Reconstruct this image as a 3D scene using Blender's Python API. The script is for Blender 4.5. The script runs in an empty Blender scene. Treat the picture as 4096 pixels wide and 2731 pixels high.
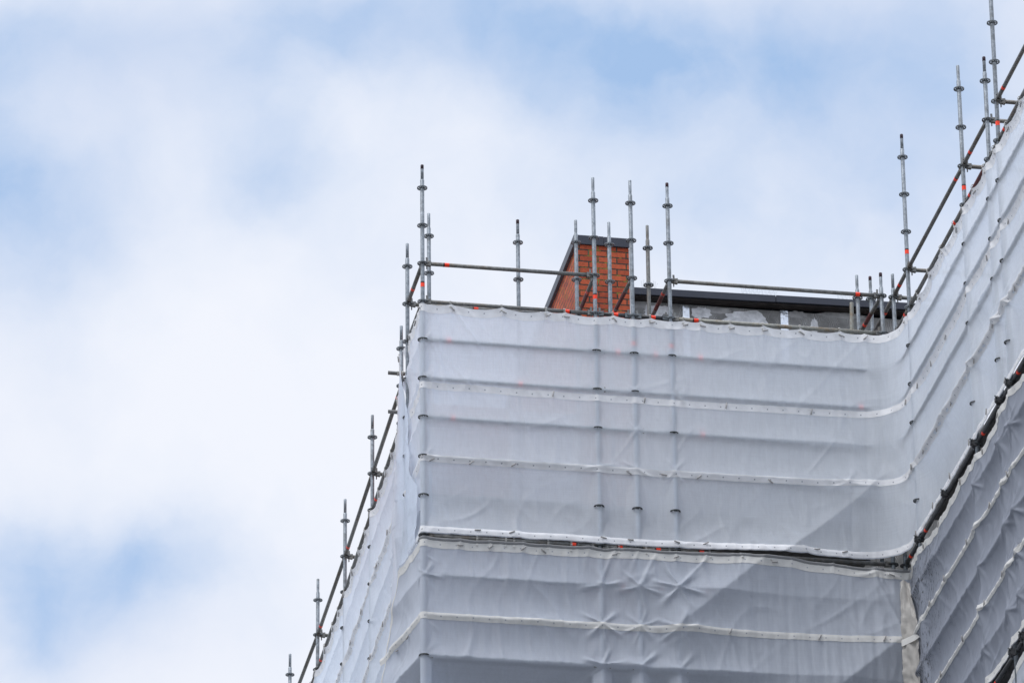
import bpy, bmesh, math, random
import numpy as np
from mathutils import Vector, Matrix, noise
random.seed(7)
R_ = math.radians
sc = bpy.context.scene
COL = sc.collection
GZ = -32.4            # ground level; z = 0 is the top guard rail of the scaffold

# ---------------------------------------------------------------- materials
def newmat(name):
    m = bpy.data.materials.new(name); m.use_nodes = True
    nt = m.node_tree
    b = nt.nodes['Principled BSDF']
    return m, nt, b
def N(nt, t, **kw):
    n = nt.nodes.new(t)
    for k, v in kw.items():
        if k in ('operation','blend_type','noise_dimensions','interpolation_type','data_type','feature','distance','wave_type','bands_direction','use_clamp','offset','offset_frequency','squash','squash_frequency','normalize','clamp'):
            setattr(n, k, v)
        else: n.inputs[k].default_value = v
    return n
def ramp(nt, stops, interp='LINEAR'):
    r = nt.nodes.new('ShaderNodeValToRGB'); r.color_ramp.interpolation = interp
    el = r.color_ramp.elements
    while len(el) < len(stops): el.new(.5)
    for e, (p, c) in zip(el, stops):
        e.position = p; e.color = (*c, 1) if len(c) == 3 else c
    return r
def objco(nt, scale=(1,1,1)):
    g = nt.nodes.new('ShaderNodeNewGeometry')
    mp = nt.nodes.new('ShaderNodeMapping'); mp.inputs['Scale'].default_value = scale
    nt.links.new(g.outputs['Position'], mp.inputs['Vector'])
    return mp.outputs['Vector']

def metal(name, c0, c1, rough=.5, met=.55, rust=None, bump=.2):
    m, nt, b = newmat(name); L = nt.links
    v = objco(nt)
    n1 = N(nt, 'ShaderNodeTexNoise', Scale=24.0, Detail=6.0, Roughness=.65)
    L.new(v, n1.inputs['Vector'])
    r = ramp(nt, [(.3, c0), (.5, tuple((a+b_)/2 for a, b_ in zip(c0, c1))), (.68, c1)])
    L.new(n1.outputs['Fac'], r.inputs['Fac'])
    # broad patches of duller zinc and grime
    n2 = N(nt, 'ShaderNodeTexNoise', Scale=5.0, Detail=5.0, Roughness=.7)
    L.new(v, n2.inputs['Vector'])
    mr = N(nt, 'ShaderNodeMapRange'); mr.inputs['From Min'].default_value = .5; mr.inputs['From Max'].default_value = .68
    L.new(n2.outputs['Fac'], mr.inputs['Value'])
    mx = N(nt, 'ShaderNodeMix', data_type='RGBA'); 
    L.new(mr.outputs['Result'], mx.inputs['Factor']); L.new(r.outputs['Color'], mx.inputs['A'])
    mx.inputs['B'].default_value = (*(rust or tuple(x*.55 for x in c0)), 1)
    L.new(mx.outputs['Result'], b.inputs['Base Color'])
    b.inputs['Metallic'].default_value = met; b.inputs['Roughness'].default_value = rough
    bp = N(nt, 'ShaderNodeBump', Strength=bump, Distance=.002)
    L.new(n1.outputs['Fac'], bp.inputs['Height']); L.new(bp.outputs['Normal'], b.inputs['Normal'])
    return m
M = {}
M['galv'] = metal('galvanised_steel', (.16,.18,.20), (.38,.415,.45), .45, .5, (.16,.165,.165), bump=.4)
M['galv_dull'] = metal('weathered_steel_tube', (.11,.112,.11), (.25,.25,.24), .55, .4, (.17,.14,.11))
M['galv_rusty'] = metal('stained_steel_tube', (.20,.20,.18), (.36,.36,.32), .6, .3, (.24,.16,.085))
M['dark_steel'] = metal('dark_steel', (.07,.08,.09), (.19,.21,.22), .45, .5, (.06,.05,.045))
M['disc_dark'] = metal('dark_rosette_steel', (.03,.036,.04), (.08,.09,.095), .5, .4, (.03,.03,.03))  # darker steel for the rosettes low on the poles
M['black_tube'] = metal('dark_taped_tube', (.03,.032,.035), (.08,.08,.085), .5, .2, (.02,.02,.02))
M['rosette_steel'] = metal('rosette_steel', (.10,.115,.125), (.24,.26,.28), .45, .5, (.08,.08,.08))
M['red_paint'] = metal('old_red_paint', (.09,.018,.018), (.17,.04,.035), .55, .1, (.03,.035,.035))
M['tip_paint'] = metal('dark_tip_paint', (.02,.012,.02), (.06,.03,.04), .5, .1, (.09,.02,.02))

def tape_mat():
    m, nt, b = newmat('orange_marking_tape'); L = nt.links
    tc = nt.nodes.new('ShaderNodeTexCoord'); sx = nt.nodes.new('ShaderNodeSeparateXYZ')
    L.new(tc.outputs['Object'], sx.inputs[0])
    # one end of the sticker carries a row of small black print
    r = ramp(nt, [(.0,(.03,.012,.01)), (.5,(.95,.045,.006))], 'CONSTANT')
    mr = N(nt, 'ShaderNodeMapRange'); mr.inputs['From Min'].default_value = -.035; mr.inputs['From Max'].default_value = .0
    L.new(sx.outputs['Z'], mr.inputs['Value'])
    n = N(nt, 'ShaderNodeTexNoise', Scale=160.0, Detail=1.0)
    L.new(tc.outputs['Object'], n.inputs['Vector'])
    add = N(nt, 'ShaderNodeMath', operation='MULTIPLY_ADD'); add.inputs[1].default_value = .8; 
    L.new(n.outputs['Fac'], add.inputs[0]); 
    ad2 = N(nt, 'ShaderNodeMath', operation='ADD'); ad2.inputs[1].default_value = -.4
    L.new(mr.outputs['Result'], add.inputs[2]); L.new(add.outputs[0], ad2.inputs[0])
    L.new(ad2.outputs[0], r.inputs['Fac']); L.new(r.outputs['Color'], b.inputs['Base Color'])
    b.inputs['Roughness'].default_value = .4
    return m
M['tape'] = tape_mat()
def faded_tape():
    m, nt, b = newmat('faded_red_tape'); L = nt.links
    n = N(nt, 'ShaderNodeTexNoise', Scale=70.0, Detail=4.0); L.new(objco(nt), n.inputs['Vector'])
    r = ramp(nt, [(.35,(.7,.05,.02)),(.6,(.45,.08,.06)),(.7,(.5,.4,.36))]); L.new(n.outputs['Fac'], r.inputs['Fac'])
    L.new(r.outputs['Color'], b.inputs['Base Color']); b.inputs['Roughness'].default_value = .6
    return m
M['tape_old'] = faded_tape()

def sheet_mat(name, col, transp=.12, transl=.35, dirt=0.0, tint=(.8,.86,1)):
    m, nt, b = newmat(name); L = nt.links
    out = nt.nodes['Material Output']
    v = objco(nt)
    vs = objco(nt, (1,1,.12))
    n1 = N(nt, 'ShaderNodeTexNoise', Scale=34.0, Detail=4.0, Roughness=.6); L.new(vs, n1.inputs['Vector'])
    n0 = N(nt, 'ShaderNodeTexNoise', Scale=1.3, Detail=4.0, Roughness=.6); L.new(v, n0.inputs['Vector'])
    mm = N(nt, 'ShaderNodeMath', operation='ADD'); L.new(n1.outputs['Fac'], mm.inputs[0]); L.new(n0.outputs['Fac'], mm.inputs[1])
    c1 = tuple(x*.93 for x in col); c2 = col
    r = ramp(nt, [(.36, c1), (.62, c2)])
    th = N(nt, 'ShaderNodeTexNoise', Scale=90.0, Detail=1.0); L.new(objco(nt, (1,1,.03)), th.inputs['Vector'])
    tw = N(nt, 'ShaderNodeTexNoise', Scale=90.0, Detail=1.0); L.new(objco(nt, (.03,.03,1)), tw.inputs['Vector'])
    ta = N(nt, 'ShaderNodeMath', operation='ADD'); L.new(th.outputs['Fac'], ta.inputs[0]); L.new(tw.outputs['Fac'], ta.inputs[1])
    tm = N(nt, 'ShaderNodeMath', operation='MULTIPLY_ADD'); tm.inputs[1].default_value = .7; tm.inputs[2].default_value = -.7; L.new(ta.outputs[0], tm.inputs[0])
    ts = N(nt, 'ShaderNodeMath', operation='ADD'); L.new(tm.outputs[0], ts.inputs[0]); L.new(mm.outputs[0], ts.inputs[1]); mm = ts
    h = N(nt, 'ShaderNodeMath', operation='MULTIPLY'); h.inputs[1].default_value = .5; L.new(mm.outputs[0], h.inputs[0])
    L.new(h.outputs[0], r.inputs['Fac'])
    colout = r.outputs['Color']
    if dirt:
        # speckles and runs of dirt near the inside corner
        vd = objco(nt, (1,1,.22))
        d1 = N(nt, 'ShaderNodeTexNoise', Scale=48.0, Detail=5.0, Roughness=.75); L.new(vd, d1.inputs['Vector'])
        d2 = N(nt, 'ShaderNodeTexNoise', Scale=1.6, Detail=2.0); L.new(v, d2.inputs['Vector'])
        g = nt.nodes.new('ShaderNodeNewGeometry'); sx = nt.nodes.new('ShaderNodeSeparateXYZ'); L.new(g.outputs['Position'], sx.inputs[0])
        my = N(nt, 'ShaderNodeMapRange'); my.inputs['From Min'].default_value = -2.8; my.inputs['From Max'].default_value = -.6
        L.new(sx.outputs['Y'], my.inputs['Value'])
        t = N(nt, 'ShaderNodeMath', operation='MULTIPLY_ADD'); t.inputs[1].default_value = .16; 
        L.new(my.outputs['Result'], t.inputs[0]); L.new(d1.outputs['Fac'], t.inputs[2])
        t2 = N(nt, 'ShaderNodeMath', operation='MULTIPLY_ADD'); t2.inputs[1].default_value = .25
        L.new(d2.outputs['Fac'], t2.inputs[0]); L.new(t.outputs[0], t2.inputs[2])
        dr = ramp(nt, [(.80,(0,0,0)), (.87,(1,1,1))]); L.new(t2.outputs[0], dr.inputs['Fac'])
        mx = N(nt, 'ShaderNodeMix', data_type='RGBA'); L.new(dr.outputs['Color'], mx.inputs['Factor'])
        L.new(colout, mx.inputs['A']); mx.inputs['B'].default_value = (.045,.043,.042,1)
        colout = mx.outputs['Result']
    L.new(colout, b.inputs['Base Color'])
    b.inputs['Roughness'].default_value = .5; b.inputs['Specular IOR Level'].default_value = .35
    # fine weave relief
    bp = N(nt, 'ShaderNodeBump', Strength=.2, Distance=.002)
    n3 = N(nt, 'ShaderNodeTexNoise', Scale=60.0, Detail=3.0, Roughness=.6); L.new(objco(nt,(1,1,.25)), n3.inputs['Vector'])
    L.new(n3.outputs['Fac'], bp.inputs['Height']); L.new(bp.outputs['Normal'], b.inputs['Normal'])
    tr = nt.nodes.new('ShaderNodeBsdfTranslucent'); L.new(colout, tr.inputs['Color'])
    tp = nt.nodes.new('ShaderNodeBsdfTransparent'); tp.inputs['Color'].default_value = (*tint, 1)
    m1 = nt.nodes.new('ShaderNodeMixShader'); m1.inputs[0].default_value = transl
    L.new(b.outputs[0], m1.inputs[1]); L.new(tr.outputs[0], m1.inputs[2])
    m2 = nt.nodes.new('ShaderNodeMixShader'); m2.inputs[0].default_value = transp
    L.new(m1.outputs[0], m2.inputs[1]); L.new(tp.outputs[0], m2.inputs[2])
    L.new(m2.outputs[0], out.inputs['Surface'])
    return m
M['sheet'] = sheet_mat('white_scaffold_sheeting', (.87,.92,.99), .07, .56)
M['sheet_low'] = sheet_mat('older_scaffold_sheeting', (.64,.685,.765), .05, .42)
M['sheet_left'] = sheet_mat('side_scaffold_sheeting', (.84,.90,.985), .02, .55)
M['sheet_shaded_dirty'] = sheet_mat('shaded_dirty_scaffold_sheeting', (.31,.335,.395), .03, .25, dirt=1)  # base colour darkened to carry the wing's shade; dirt streaks on top
M['sheet_cream'] = sheet_mat('cream_fabric', (.47,.45,.42), .0, .2)
M['sheet_grey'] = sheet_mat('grey_mesh', (.30,.30,.30), .12, .2)

def band_mat(name, col):
    m, nt, b = newmat(name); L = nt.links
    uv = nt.nodes.new('ShaderNodeUVMap'); sx = nt.nodes.new('ShaderNodeSeparateXYZ'); L.new(uv.outputs[0], sx.inputs[0])
    # eyelet every 0.2 m: u in metres along the band, v across it
    fr = N(nt, 'ShaderNodeMath', operation='PINGPONG'); fr.inputs[1].default_value = .0935; L.new(sx.outputs['X'], fr.inputs[0])
    a = N(nt, 'ShaderNodeMath', operation='SUBTRACT'); a.inputs[1].default_value = .045; L.new(sx.outputs['Y'], a.inputs[0])
    cmb = nt.nodes.new('ShaderNodeCombineXYZ'); L.new(fr.outputs[0], cmb.inputs[0]); L.new(a.outputs[0], cmb.inputs[1])
    ln = N(nt, 'ShaderNodeVectorMath', operation='LENGTH'); L.new(cmb.outputs[0], ln.inputs[0])
    lt = N(nt, 'ShaderNodeMath', operation='LESS_THAN'); lt.inputs[1].default_value = .009; L.new(ln.outputs['Value'], lt.inputs[0])
    n = N(nt, 'ShaderNodeTexNoise', Scale=9.0, Detail=5.0); L.new(objco(nt), n.inputs['Vector'])
    r = ramp(nt, [(.3, tuple(x*.88 for x in col)), (.65, col)]); L.new(n.outputs['Fac'], r.inputs['Fac'])
    mx = N(nt, 'ShaderNodeMix', data_type='RGBA'); L.new(lt.outputs[0], mx.inputs['Factor']); L.new(r.outputs['Color'], mx.inputs['A'])
    mx.inputs['B'].default_value = (.42,.43,.46,1)
    L.new(mx.outputs['Result'], b.inputs['Base Color']); b.inputs['Roughness'].default_value = .45
    out = nt.nodes['Material Output']
    tr = nt.nodes.new('ShaderNodeBsdfTranslucent'); L.new(mx.outputs['Result'], tr.inputs['Color'])
    ms = nt.nodes.new('ShaderNodeMixShader'); ms.inputs[0].default_value = .2
    L.new(b.outputs[0], ms.inputs[1]); L.new(tr.outputs[0], ms.inputs[2]); L.new(ms.outputs[0], out.inputs['Surface'])
    return m
M['band'] = band_mat('white_eyelet_band', (.90,.90,.91))
M['band_low'] = band_mat('cream_eyelet_band', (.76,.75,.72))

def plain(name, col, rough=.6, met=0, nscale=20, var=.2, bump=0):
    m, nt, b = newmat(name); L = nt.links
    n = N(nt, 'ShaderNodeTexNoise', Scale=float(nscale), Detail=5.0); L.new(objco(nt), n.inputs['Vector'])
    r = ramp(nt, [(.3, tuple(x*(1-var) for x in col)), (.7, tuple(min(1,x*(1+var)) for x in col))])
    L.new(n.outputs['Fac'], r.inputs['Fac']); L.new(r.outputs['Color'], b.inputs['Base Color'])
    b.inputs['Roughness'].default_value = rough; b.inputs['Metallic'].default_value = met
    if bump:
        bp = N(nt, 'ShaderNodeBump', Strength=1.0, Distance=bump); L.new(n.outputs['Fac'], bp.inputs['Height']); L.new(bp.outputs['Normal'], b.inputs['Normal'])
    return m
M['toggle'] = plain('grey_plastic_toggle', (.36,.35,.34), .5)
M['tie'] = plain('white_cord', (.62,.61,.58), .7)
M['coping'] = plain('anthracite_coping_metal', (.04,.044,.060), .42, .2, 3, .1)
M['coping_side'] = M['coping']
M['soffit'] = plain('dark_timber_soffit', (.02,.014,.012), .8, 0, 8, .6)
M['patch'] = plain('pale_mortar_patch', (.68,.68,.69), .8, 0, 14, .25, .006)
M['patch_dark'] = plain('grey_adhesive_patch', (.36,.355,.35), .8, 0, 10, .25, .006)
M['ground'] = plain('street_ground', (.15,.15,.145), .9, 0, .3, .3)
M['bounce_wall'] = plain('pale_bounce_wall', (.6,.6,.6), .8, 0, 6, .1)  # invented pale facing of an unseen wall, bounces light onto the left sheeting
M['deck'] = plain('deck_boards', (.12,.115,.11), .6, .3, 12, .25)
M['spike'] = plain('spike_wire', (.45,.5,.55), .4, .4)
M['plastic_yellow'] = plain('yellow_plastic', (.6,.42,.03), .5)

def foil_mat():
    m, nt, b = newmat('crumpled_foil'); L = nt.links
    n = N(nt, 'ShaderNodeTexVoronoi', Scale=45.0); L.new(objco(nt,(1,1,.5)), n.inputs['Vector'])
    n2 = N(nt, 'ShaderNodeTexNoise', Scale=40.0, Detail=4.0); L.new(objco(nt), n2.inputs['Vector'])
    a = N(nt, 'ShaderNodeMath', operation='ADD'); L.new(n.outputs['Distance'], a.inputs[0]); L.new(n2.outputs['Fac'], a.inputs[1])
    b.inputs['Base Color'].default_value = (.85,.88,.92,1); b.inputs['Metallic'].default_value = 1; b.inputs['Roughness'].default_value = .3
    bp = N(nt, 'ShaderNodeBump', Strength=.7, Distance=.008); L.new(a.outputs[0], bp.inputs['Height']); L.new(bp.outputs['Normal'], b.inputs['Normal'])
    return m
M['foil'] = foil_mat()

def plaster_mat():
    m, nt, b = newmat('combed_grey_adhesive'); L = nt.links
    v = objco(nt)
    n = N(nt, 'ShaderNodeTexNoise', Scale=2.4, Detail=5.0, Roughness=.6); L.new(v, n.inputs['Vector'])
    r = ramp(nt, [(.36,(.22,.216,.21)),(.52,(.34,.335,.325)),(.66,(.48,.475,.465))]); L.new(n.outputs['Fac'], r.inputs['Fac'])
    # notched-trowel combing: bands whose direction wanders
    w = N(nt, 'ShaderNodeTexWave', wave_type='BANDS', bands_direction='X', Scale=19.0, Distortion=22.0, Detail=1.0); w.inputs['Detail Scale'].default_value = .35
    L.new(v, w.inputs['Vector'])
    mx = N(nt, 'ShaderNodeMix', data_type='RGBA', blend_type='MULTIPLY'); mx.inputs['Factor'].default_value = .4
    L.new(r.outputs['Color'], mx.inputs['A']); L.new(w.outputs['Color'], mx.inputs['B'])
    L.new(mx.outputs['Result'], b.inputs['Base Color']); b.inputs['Roughness'].default_value = .85
    bp = N(nt, 'ShaderNodeBump', Strength=.8, Distance=.006); L.new(w.outputs['Fac'], bp.inputs['Height']); L.new(bp.outputs['Normal'], b.inputs['Normal'])
    return m
M['plaster'] = plaster_mat()

def brick_mat():
    m, nt, b = newmat('red_brick_with_mossy_joints'); L = nt.links
    g = nt.nodes.new('ShaderNodeNewGeometry'); s = nt.nodes.new('ShaderNodeSeparateXYZ'); L.new(g.outputs['Position'], s.inputs[0])
    add = N(nt, 'ShaderNodeMath', operation='ADD'); L.new(s.outputs['X'], add.inputs[0]); L.new(s.outputs['Y'], add.inputs[1])
    zz = N(nt, 'ShaderNodeMath', operation='SUBTRACT'); zz.inputs[1].default_value = 1.191; L.new(s.outputs['Z'], zz.inputs[0])
    c = nt.nodes.new('ShaderNodeCombineXYZ'); L.new(add.outputs[0], c.inputs[0]); L.new(zz.outputs[0], c.inputs[1])
    nd = N(nt, 'ShaderNodeTexNoise', Scale=38.0, Detail=3.0); L.new(g.outputs['Position'], nd.inputs['Vector'])
    dv = N(nt, 'ShaderNodeVectorMath', operation='SCALE'); dv.inputs['Scale'].default_value = .010; L.new(nd.outputs['Color'], dv.inputs[0])
    ad = N(nt, 'ShaderNodeVectorMath', operation='ADD'); L.new(c.outputs[0], ad.inputs[0]); L.new(dv.outputs[0], ad.inputs[1])
    br = nt.nodes.new('ShaderNodeTexBrick'); br.inputs['Scale'].default_value = 1
    br.inputs['Brick Width'].default_value = .232; br.inputs['Row Height'].default_value = .0795; br.inputs['Mortar Size'].default_value = .0085
    br.inputs['Mortar Smooth'].default_value = .15; br.inputs['Bias'].default_value = 0
    br.inputs['Color1'].default_value = (.33,.050,.016,1); br.inputs['Color2'].default_value = (.50,.095,.032,1); br.inputs['Mortar'].default_value = (.035,.031,.024,1)
    L.new(ad.outputs[0], br.inputs['Vector'])
    n = N(nt, 'ShaderNodeTexNoise', Scale=22.0, Detail=5.0); L.new(g.outputs['Position'], n.inputs['Vector'])
    mr = N(nt, 'ShaderNodeMapRange'); mr.inputs['To Min'].default_value = .5; mr.inputs['To Max'].default_value = 1.4; L.new(n.outputs['Fac'], mr.inputs['Value'])
    mul = N(nt, 'ShaderNodeMix', data_type='RGBA', blend_type='MULTIPLY'); mul.inputs['Factor'].default_value = 1
    L.new(br.outputs['Color'], mul.inputs['A']); L.new(mr.outputs['Result'], mul.inputs['B'])
    # lichen in and around the joints
    nl = N(nt, 'ShaderNodeTexNoise', Scale=9.0, Detail=6.0, Roughness=.7); L.new(g.outputs['Position'], nl.inputs['Vector'])
    lr = ramp(nt, [(.515,(0,0,0)),(.59,(1,1,1))]); L.new(nl.outputs['Fac'], lr.inputs['Fac'])
    fm = N(nt, 'ShaderNodeMath', operation='MULTIPLY'); L.new(lr.outputs['Color'], fm.inputs[0]); L.new(br.outputs['Fac'], fm.inputs[1])
    mx = N(nt, 'ShaderNodeMix', data_type='RGBA'); L.new(fm.outputs[0], mx.inputs['Factor']); L.new(mul.outputs['Result'], mx.inputs['A']); mx.inputs['B'].default_value = (.20,.16,.02,1)
    L.new(mx.outputs['Result'], b.inputs['Base Color']); b.inputs['Roughness'].default_value = .8
    inv = N(nt, 'ShaderNodeMath', operation='SUBTRACT'); inv.inputs[0].default_value = 1; L.new(br.outputs['Fac'], inv.inputs[1])
    bp = N(nt, 'ShaderNodeBump', Strength=1.0, Distance=.008); L.new(inv.outputs[0], bp.inputs['Height']); L.new(bp.outputs['Normal'], b.inputs['Normal'])
    return m
M['brick'] = brick_mat()

# ---------------------------------------------------------------- mesh helpers
def grid_obj(name, P, mat, parent, uv=None):
    n, k = P.shape[:2]
    me = bpy.data.meshes.new(name)
    idx = np.arange(n*k).reshape(n, k)
    f = np.stack([idx[:-1,:-1], idx[:-1,1:], idx[1:,1:], idx[1:,:-1]], -1).reshape(-1, 4)
    me.vertices.add(n*k); me.vertices.foreach_set('co', P.reshape(-1).astype(np.float32))
    me.loops.add(f.size); me.loops.foreach_set('vertex_index', f.reshape(-1).astype(np.int32))
    me.polygons.add(len(f)); me.polygons.foreach_set('loop_start', np.arange(0, f.size, 4, dtype=np.int32))
    me.update(calc_edges=True)
    me.polygons.foreach_set('use_smooth', np.ones(len(f), bool))
    if uv is not None:
        ul = me.uv_layers.new(name='UVMap'); U2 = np.stack([uv[0].reshape(-1), uv[1].reshape(-1)], -1)[f.reshape(-1)]
        ul.data.foreach_set('uv', U2.reshape(-1).astype(np.float32))
    me.materials.append(mat); me.validate(); me.update()
    return link(name, me, parent)
class MB:
    def __init__(s): s.v = []; s.f = []; s.smooth = []
    def quad_grid(s, P, closed=False, smooth=True):
        """P: rows of points"""
        o = len(s.v); n = len(P[0])
        for row in P: s.v += [tuple(p) for p in row]
        for i in range(len(P)-1):
            for j in range(n if closed else n-1):
                k = (j+1) % n
                s.f.append((o+i*n+j, o+i*n+k, o+(i+1)*n+k, o+(i+1)*n+j)); s.smooth.append(smooth)
    def rings(s, pts, axis_from=None, seg=14, caps=True):
        """pts: list of (Vector centre, radius) swept along a line"""
        a = (pts[-1][0]-pts[0][0]).normalized()
        u = a.orthogonal().normalized(); w = a.cross(u)
        rows = [[c + (u*math.cos(2*math.pi*k/seg) + w*math.sin(2*math.pi*k/seg))*r for k in range(seg)] for c, r in pts]
        o = len(s.v); s.quad_grid(rows, closed=True)
        if caps:
            s.f.append(tuple(range(o+seg-1, o-1, -1))); s.smooth.append(False)
            e = o+(len(pts)-1)*seg; s.f.append(tuple(range(e, e+seg))); s.smooth.append(False)
    def tube(s, a, b, r, seg=14, caps=True): s.rings([(Vector(a), r), (Vector(b), r)], seg=seg, caps=caps)
    def path(s, pts, r, seg=6):
        pts = [Vector(p) for p in pts]; rows = []
        up = Vector((.13,.2,1)).normalized()
        for i, p in enumerate(pts):
            t = (pts[min(i+1, len(pts)-1)] - pts[max(i-1, 0)]).normalized()
            u = t.cross(up); u = u.normalized() if u.length > 1e-4 else t.orthogonal().normalized()
            w = t.cross(u)
            rows.append([p + (u*math.cos(2*math.pi*k/seg)+w*math.sin(2*math.pi*k/seg))*r for k in range(seg)])
        s.quad_grid(rows, closed=True)
    def box(s, c, size, M3=None):
        c = Vector(c); hx, hy, hz = (x/2 for x in size); o = len(s.v)
        for x in (-hx,hx):
            for y in (-hy,hy):
                for z in (-hz,hz):
                    p = Vector((x,y,z)); p = (M3 @ p) if M3 else p
                    s.v.append(tuple(c+p))
        for f in ((0,1,3,2),(4,6,7,5),(0,4,5,1),(2,3,7,6),(0,2,6,4),(1,5,7,3)):
            s.f.append(tuple(o+i for i in f)); s.smooth.append(False)
    def mesh(s, name, mat):
        me = bpy.data.meshes.new(name); me.from_pydata(s.v, [], s.f)
        me.polygons.foreach_set('use_smooth', s.smooth); me.materials.append(mat); me.update()
        return me
    def build(s, name, mat, parent=None, loc=None):
        return link(name, s.mesh(name, mat), parent, loc)
def link(name, data, parent=None, loc=None):
    o = bpy.data.objects.new(name, data); COL.objects.link(o)
    if parent: o.parent = parent
    if loc: o.location = loc
    return o
def empty(name, loc, label=None, cat=None, group=None):
    o = bpy.data.objects.new(name, None); COL.objects.link(o); o.location = loc; o.empty_display_size = .1
    if label: o['label'] = label
    if cat: o['category'] = cat
    if group: o['group'] = group
    return o
def bevel(o, w=.003):
    md = o.modifiers.new('bevel', 'BEVEL'); md.width = w; md.segments = 2; md.limit_method = 'ANGLE'

# ---------------------------------------------------------------- scaffold elements
RT = .02415
def rosette_mesh(mat='rosette_steel'):
    m = MB(); t = .0058; seg = 32
    def ring(ri, ro):
        P = []
        for (r, z) in ((ri,-t),(ro,-t),(ro,t),(ri,t),(ri,-t)):
            P.append([Vector((r*math.cos(2*math.pi*k/seg), r*math.sin(2*math.pi*k/seg), z)) for k in range(seg)])
        m.quad_grid(P, closed=True, smooth=False)
    ring(.022, .0335); ring(.051, .0620)
    for k in range(8):
        a = math.pi/8 + k*math.pi/4; wd = .011 if k % 2 else .007
        M3 = Matrix.Rotation(a, 3, 'Z')
        m.box(M3 @ Vector((.0423,0,0)), (.0215, wd, .0086), M3)
    return m.mesh('rosette', M['rosette_steel'])
ROS = rosette_mesh()
ROS_D = ROS.copy(); ROS_D.materials.clear(); ROS_D.materials.append(M['disc_dark'])
def tape_mesh(L, mat):
    m = MB(); m.tube((0,0,-L/2), (0,0,L/2), RT+.0012, 18, caps=False)
    return m.mesh('marking_tape', mat)
TAPE = tape_mesh(.07, M['tape']); TAPE_OLD = tape_mesh(.06, M['tape_old'])

def pole(x, y, ztop, label, zlow=-6.9, tip=False, hole=True, tapes=(-.28,), group='scaffold poles', mat='galv', nd=None, crimp=False, dark_below=-.7, skip=()):
    """ztop = height of the topmost rosette"""
    t = empty('scaffold_pole', (x, y, zlow), label, 'scaffold pole', group)
    H = -zlow
    m = MB()
    m.rings([(Vector((0,0,0)), RT), (Vector((0,0,H+ztop+.10)), RT), (Vector((0,0,H+ztop+.108)), RT-.002)], seg=18)
    m.build('tube', M[mat], t)
    m = MB(); z0 = H+ztop+.100
    if crimp:
        pr = [(0,.0215),(.012,.0215),(.03,.0165),(.06,.019),(.2,.019),(.205,.017),(.209,.012)]
    else:
        pr = [(0,.019),(.2,.019),(.206,.017),(.210,.012)]
    m.rings([(Vector((0,0,z0+a)), r) for a, r in pr], seg=16)
    sp = m.build('spigot', M[mat], t)
    if hole:
        h = MB(); h.tube((0.002,-.0205,z0+.06), (0.001,-.0165,z0+.06), .0055, 10); h.build('pin_hole', M['black_tube'], sp)
    if tip:
        h = MB(); h.rings([(Vector((0,0,z0+.150)), .0196), (Vector((0,0,z0+.2)), .0196), (Vector((0,0,z0+.207)), .0175), (Vector((0,0,z0+.211)), .012)], seg=16)
        h.build('painted_tip', M['tip_paint'], sp)
    z = ztop; k = 0
    while z > (-6.6 if nd is None else ztop-.5*nd+.1):
        if round(z, 2) not in skip:
            o = link('rosette', ROS if z > dark_below else ROS_D, t, (0,0,H+z)); o.rotation_euler.z = random.uniform(-.15,.15)
        z -= .5; k += 1
    for zt in tapes:
        o = link('marking_tape', TAPE, t, (0,0,H+zt)); o.rotation_euler.y = math.pi
    return t

def rail(a, b, label, mat='galv_dull', tapes=(.28,), heads=(True, True), wedge=True, group='scaffold rails', r=RT, old=False, paint=()):
    """a ledger between the centres of two poles; heads grip the rosettes"""
    a = Vector(a); b = Vector(b); d = b-a; L = d.length; d.normalize()
    t = empty('scaffold_rail', a, label, 'scaffold rail', group)
    q = d.to_track_quat('Z', 'Y'); M3 = q.to_matrix()
    h0 = .085 if heads[0] else 0; h1 = .085 if heads[1] else 0
    m = MB(); m.tube(d*h0, d*(L-h1), r, 18); m.build('tube', M[mat], t)
    side = d.cross(Vector((0,0,1))).normalized()
    for k, (on, s) in enumerate(((heads[0], 0), (heads[1], 1))):
        if not on: continue
        p = d*.0 if s == 0 else d*L; dd = d if s == 0 else -d
        mh = MB()
        F = Matrix((dd, side, Vector((0,0,1)))).transposed()
        # jaws above and below the rosette, tapering into the tube
        for zz in (.017, -.017):
            rows = []
            for (xx, w, hh) in ((.032,.012,.010),(.060,.019,.012),(.085,.0235,.0135),(.098,.0245,.0150)):
                c = p + dd*xx + Vector((0,0,zz)); rows.append([c + side*w*sy + Vector((0,0,hh*sz)) for sy, sz in ((-1,-1),(1,-1),(1,1),(-1,1))])
            mh.quad_grid(rows, closed=True, smooth=False)
            o_ = len(mh.v)-16; mh.f.append((o_,o_+1,o_+2,o_+3)); mh.smooth.append(False)
        mh.box(p+dd*.085, (.020,.046,.05), F)
        ho = mh.build('wedge_head', M['dark_steel'] if mat in ('black_tube',) else M['galv_dull'], t)
        if wedge:
            mw = MB()
            tilt = F @ Matrix.Rotation(R_(-3), 3, 'Y')
            mw.box(p+dd*.052+Vector((0,0,.045)), (.024,.006,.075), tilt)
            mw.box(p+dd*.050+Vector((0,0,-.045)), (.014,.006,.05), tilt)
            mw.tube(p+dd*.050+Vector((0,0,-.068))-side*.008, p+dd*.050+Vector((0,0,-.068))+side*.008, .006, 8)
            mw.build('wedge', M['galv_dull'], ho)
    for tp in tapes:
        tt = tp if tp >= 0 else L+tp
        o = link('marking_tape', TAPE_OLD if old else TAPE, t, d*tt); o.rotation_mode = 'QUATERNION'
        o.rotation_quaternion = q if tp >= 0 else (-d).to_track_quat('Z', 'Y')
    for (p0, p1) in paint:
        m = MB(); m.tube(d*p0, d*p1, r+.0007, 18, caps=False); m.build('paint_coat', M['red_paint'], t)
    return t

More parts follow.
